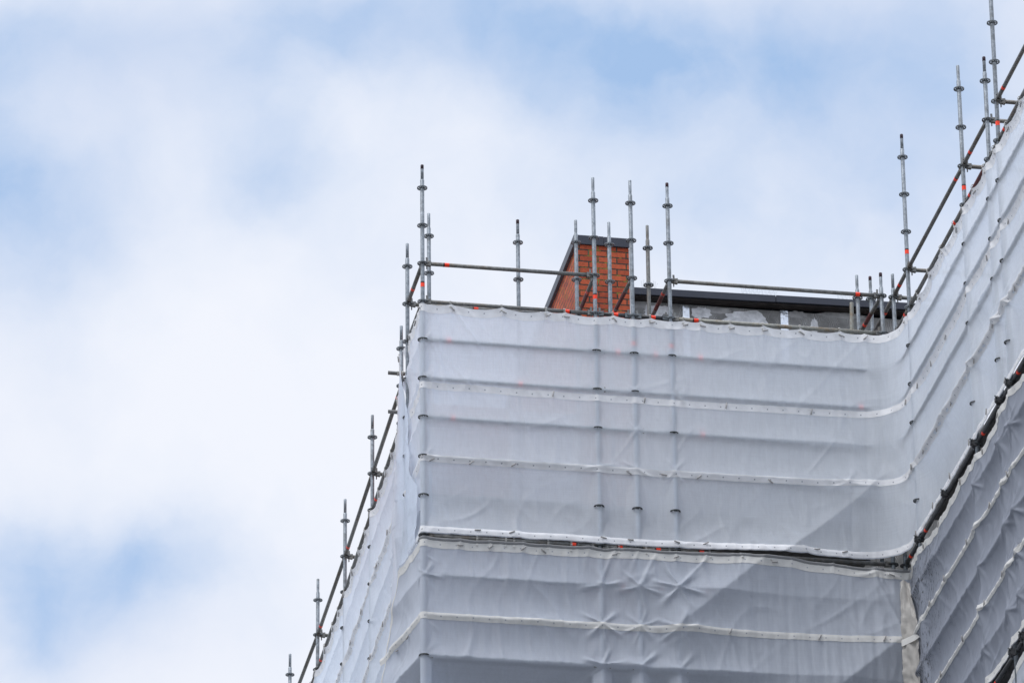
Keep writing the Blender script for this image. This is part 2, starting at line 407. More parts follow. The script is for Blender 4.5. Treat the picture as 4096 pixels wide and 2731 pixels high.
# pole positions solved from the photograph
C0=(0,0); A1=(2.059,0); A2=(2.509,0); A3=(2.96,0); A4=(5.536,0)
I0=(.277,1.208); L0=(-.007,1.075); I1=(1.365,1.209); I2=(2.058,1.106); I3=(2.465,1.101); I4=(2.941,1.113); I5=(5.51,1.059); I6=(5.679,1.071)
W0=(5.684,.006); W1=(5.682,-.724); W2=(5.694,-3.35); W3=(5.697,-4.461); W4=(5.69,-4.905); W5=(5.69,-7.475); W6=(5.69,-10.05)
L1=(.111,2.275); L2=(.147,4.799); L3=(.184,7.333); L4=(.203,9.888); L5=(.191,12.443); L6=(.191,15.01)

pole(*C0, 1.0, 'tallest pole of the left corner cluster, dark tipped, above the front edge of the sheet', tip=True, skip=(-4.0,-4.5))
pole(*A1, 1.0, 'tall orange banded front pole before the brick face, where the left guard rail ends', crimp=True, hole=False, skip=(-2.5,-4.0,-4.5,-5.0,-5.5,-6.0,-6.5))
pole(*A2, 1.0, 'tall galvanised front pole standing at the right edge of the brick tower', crimp=True, hole=False, tapes=(-.86,), skip=(-2.0,-2.5,-4.0,-4.5,-5.0,-5.5,-6.0,-6.5))
pole(*A3, 1.0, 'tall front pole with a dark flaked tip where the long right guard rail begins', tip=True, crimp=True, hole=False, tapes=(-.86,), skip=(-1.5,-2.5,-4.0,-4.5,-5.0,-5.5,-6.0,-6.5))
pole(*A4, 0.0, 'short dark tipped front pole holding the right end of the long guard rail', tip=True, crimp=True, hole=False, tapes=(), skip=())
pole(*I0, 1.0, 'thin looking back row pole just right of the tall corner pole', zlow=-3, crimp=True, hole=False, tapes=(), nd=8)
pole(*L0, .5, 'shorter pole left of the tall corner pole, where the dark side rail ends', zlow=-3.4, tapes=(), nd=7)
pole(*I1, 1.0, 'lone galvanised pole with a dark tip between the left corner and the brick tower', zlow=-3, tip=True, tapes=(), nd=8)
pole(*I2, 1.0, 'back row pole in front of the left corner of the brick tower', zlow=-3, crimp=True, hole=False, tapes=(), nd=8)
pole(*I3, 1.0, 'back row pole in front of the middle of the brick tower face', zlow=-3, crimp=True, hole=False, tapes=(), nd=8)
pole(*I4, 1.0, 'duller grey back row pole in front of the left end of the plastered wall', zlow=-3, crimp=True, hole=False, tapes=(), nd=8, mat='galv_dull')
pole(*I5, .5, 'leftmost of the four short poles, behind the orange band near the long rail end', zlow=-3, crimp=True, hole=False, tapes=(), nd=7)
pole(*I6, .5, 'second from left of the four short poles, with a dark spot on its tip', zlow=-3, tip=True, crimp=True, hole=False, tapes=(), nd=7)
pole(*W0, 0.0, 'rightmost of the four short poles, stained dark green at its side', tapes=())
pole(*W1, 1.5, 'tall lone pole with an orange band rising before the right wing rails', tapes=(.235,), tip=True, skip=(-2.5,-4.0,-4.5,-5.0,-5.5,-6.0,-6.5))
pole(*W2, 1.0, 'upper right pole with two free rosettes, left of the closely spaced pair', crimp=True, hole=False, skip=(-2.5,-4.0,-4.5,-5.0,-5.5,-6.0,-6.5))
pole(*W3, .5, 'upper right pole with a dark reddish tip, left one of the closely spaced pair', tip=True, tapes=(), skip=(-2.5,-4.0,-4.5,-5.0,-5.5,-6.0,-6.5))
pole(*W4, 2.5, 'tallest pole at upper right running out of the top of the picture', skip=(-2.5,-4.0,-4.5,-5.0,-5.5,-6.0,-6.5))
pole(*W5, 1.5, 'right wing pole at the far end of the topmost rail')
pole(*W6, 1.5, 'outermost pole of the right wing, past the closely spaced pair')
pole(*L1, 0.0, 'side pole beside the left edge of the sheeting with two short tube stubs', tapes=())
pole(*L2, 0.0, 'uppermost of the side poles descending along the left rail', tapes=())
pole(*L3, 0.0, 'middle one of the side poles descending along the left rail', tapes=())
pole(*L4, 0.0, 'second lowest side pole on the descending left rail', tapes=(), crimp=True, hole=False)
pole(*L5, 0.0, 'lowest side pole at the bottom left end of the scaffold', tapes=())
pole(*L6, 0.0, 'furthest side pole beyond the lowest one on the left rail', tapes=())

def P3(p, z): return (p[0], p[1], z)
# guard rails at z = 0
rail(P3(C0,0), P3(A1,0), 'upper guard rail at left with an orange band near the tall corner pole')
rail(P3(A3,0), P3(A4,0), 'long upper guard rail above the dark roof edge, orange band near its right end', tapes=(-.285,))
rail(P3(C0,0), P3(L0,0), 'dark short side rail sloping down from the tall corner pole with an orange band', mat='galv_dull', tapes=(-.40,), old=False)
rail(P3(A1,0), P3(I2,0), 'short cross rail with worn dark red paint at the left of the brick face', tapes=(.42,), old=True, paint=((.46,.82),))
rail(P3(A2,0), P3(I3,0), 'short cross rail with dark red paint over the right of the brick face', tapes=(-.22,), paint=((.34,.80),))
rail(P3(A3,0), P3(I4,0), 'short cross rail with dark red paint before the plastered wall', tapes=(.33,), old=True, paint=((.38,.76),))
rail(P3(A4,0), P3(I5,0), 'short cross rail running down from the right end of the long guard rail', tapes=(-.28,), paint=((.45,.72),))
rail(P3(W0,0), P3(I6,0), 'short cross rail running down beside the rightmost short pole', tapes=(.40,))
rail(P3(L0,0), (1.6,1.09,0), 'back rail just under the top rail at the left corner, partly hidden by the sheet', tapes=(.82,), heads=(True,False))
rail(P3(I0,0), P3(I1,0), 'lower back rail glimpsed between the top rail and the sagging sheet edge at left', mat='galv', tapes=())
rail(P3(W0,0), P3(W1,0), 'lowest guard rail of the right wing, rising to the lone tall pole', tapes=(.33,))
rail(P3(W1,0), P3(W2,0), 'long diagonal looking guard rail of the right wing above the lone tall pole', tapes=(-.30,))
rail(P3(W2,0), P3(W3,0), 'guard rail of the right wing between its middle poles, two bands near its lower end', tapes=(.35,))
rail(P3(W4,0), P3(W5,0), 'topmost guard rail leaving the picture at the right edge', tapes=(.32,))
for p, l in ((W0,'stub rail pointing right from the rightmost short pole'), (W1,'stub rail pointing right from the lone tall pole to the sheet'),
             (W2,'stub rail pointing right from the middle pole of the right wing'), (W3,'stub rail pointing right from the dark tipped pole behind the tall one'), (W4,'topmost stub rail pointing right from the tallest pole')):
    rail(P3(p,0), (p[0]+1.09, p[1], 0), l, tapes=(), heads=(True,False))
# rails at the top edge of the sheeting, z = -.5
rail(P3(C0,-.5), P3(A1,-.5), 'grey tube along the front sheet top at left, orange band before the brick tower', tapes=(-.33,))
rail(P3(A1,-.5), P3(A2,-.5), 'dark short tube at the sheet top under the left part of the brick tower', mat='black_tube', tapes=(.235,), group='short dark rails at the sheet top')
rail(P3(A2,-.5), P3(A3,-.5), 'dark short tube at the sheet top right of the brick tower', mat='black_tube', tapes=(.235,), group='short dark rails at the sheet top')
rail(P3(A3,-.5), P3(A4,-.5), 'long stained greenish tube along the sheet top before the plastered wall', mat='galv_rusty', tapes=(.30,))
rail(P3(C0,-.5), P3(L0,-.5), 'short tube under the sheet edge on the left return of the corner', tapes=())
rail(P3(W0,-.5), P3(W1,-.5), 'lowest tube at the sheet edge of the right wing with an orange band', tapes=(-.18,))
rail(P3(W1,-.5), P3(W2,-.5), 'long tube along the sheet edge of the right wing above the lone tall pole', tapes=(-.42,), paint=())
rail(P3(W2,-.5), P3(W3,-.5), 'tube along the sheet edge of the right wing behind the dark tipped pole', tapes=(.25,), paint=((.35,.85),))
rail(P3(W3,-.5), P3(W4,-.5), 'very short tube at the sheet edge between the closely spaced pair of poles', tapes=())
rail(P3(W4,-.5), P3(W5,-.5), 'topmost tube along the sheet edge near the right border, orange band at its foot', tapes=(.28,))
rail(P3(W5,-.5), P3(W6,-.5), 'outermost tube along the sheet edge of the right wing', tapes=())
# left wing
LL = (L1,L2,L3,L4,L5,L6)
nm = ('uppermost','second','third','fourth','lowest')
for i in range(5):
    rail(P3(LL[i],-.5), P3(LL[i+1],-.5), nm[i]+' length of the outer guard rail descending on the left side', tapes=(.30,) if i == 0 else (-.30,))
    rail(P3(LL[i],-1), P3(LL[i+1],-1), nm[i]+' length of the tube along the left sheet edge', tapes=(-.34,) if i in (0,2) else ())
for i, p in enumerate(LL[1:5]):
    rail(P3(p,-.5), (p[0]+1.09, p[1], -.5), ('uppermost','second','third','lowest')[i]+' short cross stub on the left side poles, running behind the sheet', tapes=(), heads=(True,False))
for z, l in ((-.372,'upper'),(-.890,'lower')):
    t = empty('tube_stub', (-.062,2.20,z), l+' open ended tube stub sticking out left beside the side pole', 'tube stub', 'short open tube stubs')
    m = MB(); m.tube((0,0,0), (.5,0,0), RT, 18, caps=False); m.tube((.5,0,0), (.002,0,0), RT-.004, 18, caps=False)
    m.build('tube', M['galv_dull'], t)
    m = MB()
    for k in range(5):
        m.path([(.115+.013*k+.006*math.sin(k*2), math.cos(a)*.027, math.sin(a)*.027) for a in [j*math.pi/6 for j in range(13)]], .006)
    m.build('wrapping', M['tie'], t)
# ledgers behind / along the sheets
for z, nmz, tp in ((-1,'first',(.30,)),(-1.5,'second',(-.9,)),(-2,'third',(.34,)),(-2.5,'fourth',()),(-3.5,'gap',()),(-4,'sixth',()),(-4.5,'seventh',()),(-5,'eighth',()),(-6,'lowest',())):
    segs = ((C0,A1,'left'),(A1,A2,'left middle'),(A2,A3,'right middle'),(A3,A4,'right'))
    for a, b, s in segs:
        if z == -3.5:
            lab = {'left':'dark tube in the slit between the two front sheets, left stretch','left middle':'short tube in the front slit with an orange band, left one','right middle':'short tube in the front slit with an orange band, right one','right':'dark tube in the slit between the front sheets, right stretch'}[s]
            rail(P3(a,z), P3(b,z), lab, mat='galv_dull', tapes=(-.30,) if s == 'left' else ((.23,) if 'mid' in s else (.29,)), wedge=False)
        else:
            tt = {'left':tp,'left middle':(.25,) if z in (-1,-4) else (),'right middle':(.25,) if z in (-1,-4) else (),'right':(.34,) if z in (-1,-2,-4) else (-.3,) if z == -1.5 else ()}[s]
            rail(P3(a,z), P3(b,z), s+' stretch of the '+nmz+' ledger seen faintly through the front sheeting', tapes=tt, wedge=False, group='ledgers behind the front sheeting')
WW = (W0,W1,W2,W3,W4,W5)
for z in (-1,-1.5,-2,-2.5,-3.5,-4,-5,-6,-6.5):
    for i in range(5):
        if z in (-3.5,-6.5):
            lab = ('lowest','long lower','middle','very short','topmost')[i]+' black tube in the '+('upper' if z == -3.5 else 'lower')+' slit between the right wing sheets'
            rail(P3(WW[i],z), P3(WW[i+1],z), lab, mat='black_tube', tapes=(.29,) if i != 3 else (), wedge=False, group='black tubes in the slits of the right wing')
        elif i < 5:
            rail(P3(WW[i],z), P3(WW[i+1],z), 'ledger hidden behind the right wing sheeting', tapes=(), wedge=False, group='ledgers behind the right wing sheeting')

# leaning open pipe
t = empty('steel_pipe', (5.44,1.30,-1.2), 'dull open ended pipe leaning behind the front rail, left of the short poles', 'pipe')
m = MB(); m.tube((0,0,0), (.054,0,1.752), RT, 18, caps=False); m.tube((.054,0,1.752), (0,0,.01), RT-.004, 18, caps=False); m.build('tube', M['galv_rusty'], t)

# decks
for z, x0, x1, l in ((-3,.05,5.5,'upper'),(-5,.05,5.5,'lower')):
    o = MB()
    for k in range(4):  # planking widened to block light from above and darken the lower sheet
        o.box(((x0+x1)/2, .24+k*.325, z+.04), (x1-x0, .31, .05))
    ob = o.build('scaffold_deck', M['deck'])
    ob['label'] = l+' walkway deck behind the front sheeting'; ob['category'] = 'scaffold deck'; ob['group'] = 'decks behind the front sheeting'

for z, l in ((-3,'upper'),(-6,'lower')):  # decks added to keep the wing slits dark and shade the wing
    o = MB()
    for k in range(3): o.box((5.97+.155+k*.325, -5.6, z+.04), (.31, 10.8, .05))
    ob = o.build('scaffold_deck', M['deck']); ob['label'] = l+' added light-blocking deck behind the right wing sheeting'; ob['category'] = 'scaffold deck'; ob['group'] = 'added decks behind the right wing sheeting'

# ---------------------------------------------------------------- sheets
def make_path(pts, ds):
    """pts: (x,y,radius) -> list of (x,y,nx,ny,s); outward normal = right-hand side"""
    poly = []
    n = len(pts)
    for i, (x, y, r) in enumerate(pts):
        p = Vector((x, y))
        if i in (0, n-1) or r <= 0: poly.append(p); continue
        a = (Vector(pts[i-1][:2])-p).normalized(); b = (Vector(pts[i+1][:2])-p).normalized()
        ang = a.angle(b); tl = r/math.tan(ang/2)
        p0 = p+a*tl; p1 = p+b*tl
        cen = p + (a+b).normalized()*(r/math.sin(ang/2))
        k = 16
        a0 = (p0-cen); a1 = (p1-cen); th = a0.angle_signed(a1)
        for j in range(k+1):
            poly.append(cen + Matrix.Rotation(-th*j/k, 2) @ a0)
    S = [0]
    for i in range(1, len(poly)): S.append(S[-1]+(poly[i]-poly[i-1]).length)
    out = []; L = S[-1]; cnt = int(L/ds)+1; j = 0
    for i in range(cnt+1):
        s = L*i/cnt
        while j < len(S)-2 and S[j+1] < s: j += 1
        f = (s-S[j])/max(1e-9, S[j+1]-S[j]); p = poly[j].lerp(poly[j+1], min(1,max(0,f)))
        out.append([p.x, p.y, 0, 0, s])
    for i in range(len(out)):
        a = out[max(0,i-1)]; b = out[min(len(out)-1,i+1)]
        d = Vector((b[0]-a[0], b[1]-a[1])).normalized(); out[i][2] = d.y; out[i][3] = -d.x
    return out
def s_near(path, x, y): return min(path, key=lambda p: (p[0]-x)**2+(p[1]-y)**2)[4]

def fbm(x, y, z=0, o=3):
    v = 0; a = 1; t = 0
    for i in range(o):
        v += a*noise.noise(Vector((x, y, z+i*7.3))); t += a; a *= .5; x *= 2.03; y *= 2.03
    return v/t

_rng = np.random.RandomState(11)
_perm = _rng.permutation(256); _perm = np.concatenate([_perm, _perm, _perm])
_ga = _rng.rand(256)*2*np.pi; _gx = np.cos(_ga); _gy = np.sin(_ga)
def pn(x, y, sd=0):
    """gradient noise on arrays, about -0.7..0.7"""
    x = np.asarray(x, float)+sd*13.71; y = np.asarray(y, float)+sd*7.93
    xi = np.floor(x).astype(int); yi = np.floor(y).astype(int); fx = x-xi; fy = y-yi
    u = fx*fx*fx*(fx*(fx*6-15)+10); v = fy*fy*fy*(fy*(fy*6-15)+10)
    def g(ix, iy, dx, dy):
        h = _perm[(_perm[ix & 255] + iy) & 255]; return _gx[h]*dx+_gy[h]*dy
    a = g(xi, yi, fx, fy); b = g(xi+1, yi, fx-1, fy); c = g(xi, yi+1, fx, fy-1); d = g(xi+1, yi+1, fx-1, fy-1)
    return (a+(b-a)*u)*(1-v)+(c+(d-c)*u)*v
def nf(x, y, sd=0, o=3):
    r = 0; a = 1; t = 0
    for i in range(o): r = r+a*pn(x, y, sd+i*3.1); t += a; a *= .5; x = x*2.03; y = y*2.03
    return r/t
def clip01(a): return np.clip(a, 0, 1)

class Sheet:
    def __init__(s, name, pts, ds, mat, label, cat='scaffold sheet', dz=.014, band_mat='band'):
        s.path = make_path(pts, ds); s.L = s.path[-1][4]; s.dz = dz; s.mat = mat
        s.ridges = []      # z levels, descending, with sag depth for the interval below
        s.ridge_w = lambda q: 1.0
        s.zt = lambda q: -.5; s.zb = lambda q: -3.45
        s.stars = []; s.diags = []; s.poles = []; s.seed = random.uniform(0, 50); s.wr = .0065; s.fold = lambda q, z: 0.0
        s.gain = None; s.root = None; s.name = name; s.label = label; s.cat = cat; s.bm = band_mat; s.pin = []
    def prep(s):
        s.A = np.array(s.path); s.Q = s.A[:,4]; s.W = np.array([s.ridge_w(q) for q in s.Q])
    def disp(s, I, Z):
        """outward offset of the fabric at path indices I and heights Z (arrays)"""
        q = s.Q[I]; w = s.W[I]; z = Z; wm = s.gain(q) if s.gain else 1; d = np.zeros(np.shape(z))
        pf = np.ones(np.shape(z)); hug = np.zeros(np.shape(z))
        for ps in s.poles:
            e = np.exp(-(np.abs(q-ps)/.22)**2); pf = pf*(1-.5*e)
        # sag between the tubes
        R = s.ridges
        for k in range(len(R)-1):
            m = (R[k][0] >= z) & (z > R[k+1][0])
            t = np.where(m, (R[k][0]-z)/(R[k][0]-R[k+1][0]), 0)
            A = R[k][1]*(1+.5*nf(q*.7, k*3.1+0*q, s.seed, 2))
            d = d - np.where(m, wm*A*(t**.95)*((1-t)**1.05)*4*w*(.10+.90*pf), 0)
        d = d - (1-w)*.01
        for (sq, szz, amp, rad, ph, k) in s.stars:
            dx = q-sq; dy = z-szz; r = np.hypot(dx, dy)
            if np.min(r) > rad*3: continue
            th = np.arctan2(dy, dx)
            lob = np.maximum(0, np.cos(k*th+ph+.9*np.sin(2*th+ph)))**3*1.5-.35
            d = d + amp*np.exp(-r/(rad*.28)) + .42*amp*lob*np.exp(-((r-rad*.5)/(rad*.55))**2)*np.minimum(1, r/(rad*.25))
        for (q0, z0, q1, z1, amp, w0) in s.diags:
            ex = q1-q0; ez = z1-z0; l = math.hypot(ex, ez); tx = ((q-q0)*ex+(z-z0)*ez)/(l*l)
            dist = ((q-q0)*(-ez)+(z-z0)*ex)/l
            d = d + amp*clip01((tx+.12)/.15)*clip01((1.10-tx)/.15)*np.where(dist > 0, np.exp(-dist/(w0*1.6)), np.exp(dist/(w0*2.2)))
        d = d + s.wr*nf(q*9, z*1.1, s.seed, 3)*1.8 + s.wr*1.3*nf((q+z*.55)*5, z*1.3, s.seed+9, 2)
        # crisp slack creases: thin crests of ridged noise, mostly hanging, some slanting
        r1 = np.maximum(0, 1-np.abs(pn(q*2.6+z*.9, z*.9-q*.3, s.seed+21))*5.5)**2
        r2 = np.maximum(0, 1-np.abs(pn(q*1.5-z*1.3, z*.8+q*.5, s.seed+33))*6.5)**2
        am = clip01(.5+1.6*nf(q*.8, z*.8, s.seed+5, 2))
        d = d + s.wr*(2.1*r1+1.9*r2)*am
        for (sq, sz, amp, ln, sl) in s.pin:
            dy = sz-z; dyc = clip01(dy/ln); dx = q-sq-sl*dy; ww = .012+.05*dyc
            d = d + np.where((dy > -.03) & (dy < ln), amp*np.exp(-(dx/ww)**2)*(1-dyc), 0)
        d = d + s.fold(q, z)
        # never pass through the poles it is stretched over
        for ps in s.poles:
            a = np.abs(q-ps); lim = (.005 if ps == s.poles[0] else -.004)-np.maximum(0, a-(.04 if ps == s.poles[0] else .015))*.55
            d = np.where(a < .12, np.maximum(d, lim), d)
        for k in range(len(R)):
            a = np.abs(z-R[k][0]); lim = -.003-np.maximum(0, a-.012)*.7
            d = np.where((a < .04) & (w > .15), np.maximum(d, lim), d)
        return d
    def pts(s, I, Z, off=0):
        d = s.disp(I, Z)+off; P = s.A[I]
        return np.stack([P[...,0]+P[...,2]*d, P[...,1]+P[...,3]*d, Z], -1)
    def pt(s, i, z, off=0):
        return tuple(s.pts(np.array([i]), np.array([float(z)]), off)[0])
    def build(s):
        x, y = s.path[0][:2]
        s.root = empty(s.name, (0,0,0), s.label, s.cat)
        s.prep()
        T = np.array([s.zt(q) for q in s.Q]); B = np.array([s.zb(q) for q in s.Q])
        nz = int((T.max()-B.min())/s.dz)
        Z = T[:,None]+(B-T)[:,None]*np.linspace(0, 1, nz+1)[None,:]
        I = np.repeat(np.arange(len(s.Q))[:,None], nz+1, 1)
        grid_obj('fabric', s.pts(I, Z), s.mat, s.root)
        return s
    def band(s, zf, h=.085, q0=0, q1=99, off=.0035, flat=.0):
        """a white strip with eyelets following the fabric; zf = its upper edge"""
        I0 = np.nonzero((s.Q >= q0) & (s.Q <= q1))[0]
        T = np.array([zf(s.Q[i]) for i in I0]); V = np.linspace(0, h, 7)
        Z = T[:,None]-V[None,:]; I = np.repeat(I0[:,None], 7, 1)
        # the strip is stiffer than the sheet: it follows a smoothed version of the fabric
        P = s.pts(I, Z, off)
        return grid_obj('eyelet_band', P, M[s.bm], s.root, uv=(s.Q[I], np.repeat(V[None,:], len(I0), 0)))
    def idx(s, q): return min(range(len(s.path)), key=lambda i: abs(s.path[i][4]-q))
    def toggle(s, q, z, ang=None, L=.072):
        i = s.idx(q); p = Vector(s.pt(i, z, .013)); x, y, nx, ny, _ = s.path[i]
        n = Vector((nx, ny, 0)); t = Vector((-ny, nx, 0)); a = ang if ang is not None else random.choice((1,-1))*random.uniform(.1,1.0)
        d = (t*math.cos(a)+Vector((0,0,1))*math.sin(a)+n*random.uniform(-.15,.25)).normalized()
        m = MB(); m.rings([(p-d*L/2, .0055), (p-d*L*.46, .0082), (p+d*L*.46, .0082), (p+d*L/2, .0055)], seg=8)
        m.build('toggle', M['toggle'], s.root)
    def tie(s, q, zrail, z0, roff=.03):
        """cord loop over the tube and down to the sheet"""
        i = s.idx(q); x, y, nx, ny, _ = s.path[i]; n = Vector((nx, ny, 0))
        c = Vector((x, y, zrail)) - n*roff; pts = []
        for k in range(9):
            a = -1.2+k*math.pi*1.25/8*1.15
            pts.append(c + n*math.cos(a)*.029 + Vector((0,0,math.sin(a)*.029)))
        e = Vector(s.pt(i, z0, .008)); pts = [e, e.lerp(pts[0], .5)+n*.004] + pts
        m = MB(); m.path(pts, .0038, 5)
        t = Vector((-ny, nx, 0))*.012
        m.path([p+t for p in pts], .0038, 5)
        m.box(e+Vector((0,0,.015)), (.018,.012,.012))
        m.build('cord_tie', M['tie'], s.root)

def scallop(q, ties, base, sag):
    """hem height hanging between tie positions"""
    prev = None
    for a, b in zip(ties, ties[1:]):
        if a <= q <= b:
            t = (q-a)/(b-a); return base - sag*min(1.6,(b-a)/.55)*4*t*(1-t)
    return base

O = .032
# ---- upper front sheet, wrapping both corners
U = Sheet('scaffold_sheet', [(-O,1.28,0),(-O,-O,.038),(5.652,-O,.44),(5.652,-11,0)], .016, M['sheet'],
          'large upper white sheet on the front, sweeping round and up the right wing')
sc0 = s_near(U.path, -O, -O)
def ux(x): return s_near(U.path, x, -O)
def uw(y): return s_near(U.path, 5.66, y)
qa, qb = ux(5.05), uw(-.60)
def uridge(q):
    if q < qa: return 1
    if q < qb: return 1 - .9*math.sin(math.pi*(q-qa)/(qb-qa))**.7
    return 1
U.ridge_w = uridge
U.ridges = [(-.5,.040),(-1.0,.046),(-1.5,.044),(-2.0,.046),(-2.5,.10),(-3.42,0),(-3.6,0)]
U.poles = [sc0, ux(2.06), ux(2.51), ux(2.96), uw(-.724), uw(-3.35), uw(-4.46), uw(-4.905), uw(-7.47)]
q_end = U.L
tiesU = [0.02, .45, .85, 1.27] + [ux(v) for v in (.33,.95,1.47,1.70,2.28,2.72,3.12,3.33,3.68,4.08,4.52,5.0,5.3)] + [uw(v) for v in (-.5,-1.15,-1.7,-2.3,-2.9,-3.35,-3.8,-4.3,-4.75,-5.3,-5.9,-6.5,-7.1,-7.7,-8.3,-9,-10)] + [q_end]
tiesU.sort()
def utop(q):
    z = scallop(q, tiesU, -.528, .034)
    if qa < q < qb+.1: z -= .02*math.sin(math.pi*(q-qa)/(qb-qa+.1))
    if q > qb: z -= .0+.05*max(0, fbm(q*.9, 3.3, 1, 2))
    return z
U.zt = utop
U.zb = lambda q: -3.482 - .022*fbm(q*2.3, 5.5, 2, 3) + (.03*math.sin(math.pi*max(0,min(1,(q-qa)/(qb-qa)))))
for X in (2.06,2.51,2.96):
    U.stars.append((ux(X), -2.5, .020, .20, random.uniform(0,6), 4))
U.stars += [(ux(2.51),-1.5,.012,.12,1,5),(ux(2.96),-1.5,.012,.14,2,5),(ux(2.51),-2.0,.014,.12,3,4)]
U.stars += [(ux(5.0),-2.53,.018,.20,.5,5),(uw(-.62),-2.53,.03,.22,1.5,5),(uw(-3.35),-2.5,.05,.32,.4,5),(uw(-4.46),-2.5,.05,.30,1.2,5),(uw(-4.905),-2.5,.04,.26,2,5),(uw(-2.0),-2.5,.02,.2,2.2,5),
            (sc0+.07,-1.0,.015,.12,1,5),(sc0+.07,-1.5,.014,.12,2,5),(sc0+.07,-2.5,.02,.14,.4,5)]
U.diags = [(ux(5.38), -2.50, ux(3.6), -4.0, .125, .20)]
for q in tiesU: U.pin.append((q, -.53, random.uniform(.006,.014), random.uniform(.25,.6), random.uniform(-.1,.55)))
def ufold(q, z):
    d = 0*z
    # long slanting creases by the left corner
    for (x0, z0, sl, amp, ln) in ((.36,-.55,.62,.016,.55),(.10,-1.03,.42,.012,.5),(.16,-1.05,.75,.010,.7),(.98,-1.5,.30,.007,.5),(1.0,-2.5,.9,.009,.3),(.5,-.55,.9,.006,.4),(2.6,-1.9,-.7,.010,.55),(3.2,-1.9,-.6,.008,.55),(4.9,-1.95,-.75,.010,.5)):
        dy = z0-z; dx = q-ux0-x0-sl*dy
        d = d + np.where((dy > 0) & (dy < ln), amp*np.exp(-(dx/.022)**2)*np.sin(np.pi*clip01(dy/ln))**.6, 0)
    # drapery on the left return
    t = clip01((sc0-q)/sc0)
    d = d + .020*t*np.sin(q*21+z*1.5)*(.4+.6*clip01((-z-.5)/2)) + .03*t*np.maximum(0,(-z-.5)/3)
    # short pleats under and over the tubes, stronger on the right wing
    fr = 0*z
    for lv in (-1.0,-1.5,-2.0,-2.5):
        fr = np.maximum(fr, np.where((z < lv) & (z > lv-.45), np.exp(-(lv-z)/.22), 0))
        fr = np.maximum(fr, np.where((z > lv) & (z < lv+.3), .8*np.exp(-(z-lv)/.16), 0))
    on = clip01((q-qb)/.4); mid = clip01((q-ux(3.2))/1.2)
    d = d + .0048*fr*nf(q*14, z*.7, 8, 2)*2*np.maximum(on, .35*mid) + on*.014*nf(q*1.6, z*1.2, 4, 2)
    d = d + .006*mid*nf((q*1.0+z*.5)*6, z*1.0, 5, 2)
    return d
ux0 = ux(0.0)
U.fold = ufold
U.gain = lambda q: 1+.95*clip01((q-qb)/.5)
U.build()
U.band(utop, .10)
U.band(lambda q: -1.555-.012*fbm(q*1.4,1,1,2)-.016*math.sin(math.pi*min(1,max(0,(q-sc0)/5.6)))**2, .082)
U.band(lambda q: -2.49-.014*fbm(q*1.6,2,2,2), .080)
U.band(lambda q: U.zb(q)+.090, .078)
for q in tiesU[1:-1]:
    if q > uw(-8): continue
    U.toggle(q+.012, utop(q)-.055)
    if sc0+.1 < q < ux(5.2): U.tie(q-.02, -.5, utop(q)-.045)
    if uw(-.5) < q < uw(-7): U.tie(q-.02, -.5, utop(q)-.02)
for X in (1.53,2.62,3.60,4.62): U.toggle(ux(X), -1.60, R_(80))
for X in (.10,.56,1.05,2.42,2.83,3.25,4.10): U.toggle(ux(X), -2.55)
for X in (.62,1.03,2.10,2.42,2.96,3.3,4.6,4.95): U.toggle(ux(X), -3.41, random.uniform(-.4,.4))
for y in (-.45,-.9,-1.5,-2.2,-3.3,-4.2,-5.1): U.toggle(uw(y), -1.61, R_(80)); U.toggle(uw(y-.2), -2.54, R_(60))
for y in (-.7,-1.5,-2.3,-3.2,-4.0,-4.8): U.toggle(uw(y), -3.41, R_(70))

# ---- lower front sheet
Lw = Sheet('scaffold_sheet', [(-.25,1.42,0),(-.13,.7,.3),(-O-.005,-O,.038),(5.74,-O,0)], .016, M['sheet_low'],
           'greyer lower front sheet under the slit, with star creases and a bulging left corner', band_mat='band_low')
ls0 = s_near(Lw.path, -O, -O)
def lx(x): return s_near(Lw.path, x, -O)
tiesL = [0, .25, .6, .95, ls0+.05] + [lx(v) for v in (.42,.78,1.15,1.46,1.92,2.22,2.5,2.95,3.3,3.72,4.3,4.8,5.32)] + [Lw.L]
tiesL.sort()
def ltop(q):
    z = scallop(q, tiesL, -3.522, .018)-.022*(.3+fbm(q*2.6,1,7,3))
    if q < ls0-.95: z -= min(1.4, (ls0-.95-q)*2.4)
    if q > lx(4.2): z -= .04*min(1,(q-lx(4.2))/.6)
    return z
Lw.zt = ltop; Lw.zb = lambda q: -6.5
Lw.ridges = [(-3.5,.036),(-4.0,.044),(-4.5,.046),(-5.0,.28),(-6.0,.05),(-6.6,0)]
Lw.ridge_w = lambda q: 1 if q < lx(3.4) else max(.25, 1-(q-lx(3.4))*.9)
Lw.poles = [ls0, lx(2.06), lx(2.51), lx(2.96), lx(5.536), lx(5.684)]
for X in (2.06,2.51,2.96):
    for z in (-4.0,-4.5,-5.0,-5.5):
        Lw.stars.append((lx(X), z+random.uniform(-.015,.015), random.uniform(.022,.05)*(1 if z != -4.5 else .75), random.uniform(.2,.32), random.uniform(0,6), random.choice((3,4,5,6))))
Lw.stars += [(ls0+.04,-4.0,.03,.18,.6,5),(ls0+.03,-3.75,.02,.12,2,5),(ls0+.02,-4.55,.012,.2,2,4),(ls0+.03,-5.0,.02,.2,1,5),(lx(5.35),-3.62,.02,.3,.9,5)]
Lw.diags = [(lx(4.9), -2.75, lx(2.96), -4.455, .125, .24), (lx(5.60), -4.45, lx(3.2), -6.5, .135, .24)]
for q in tiesL: Lw.pin.append((q, -3.56, random.uniform(.006,.014), random.uniform(.2,.5), random.uniform(-.4,.1)))
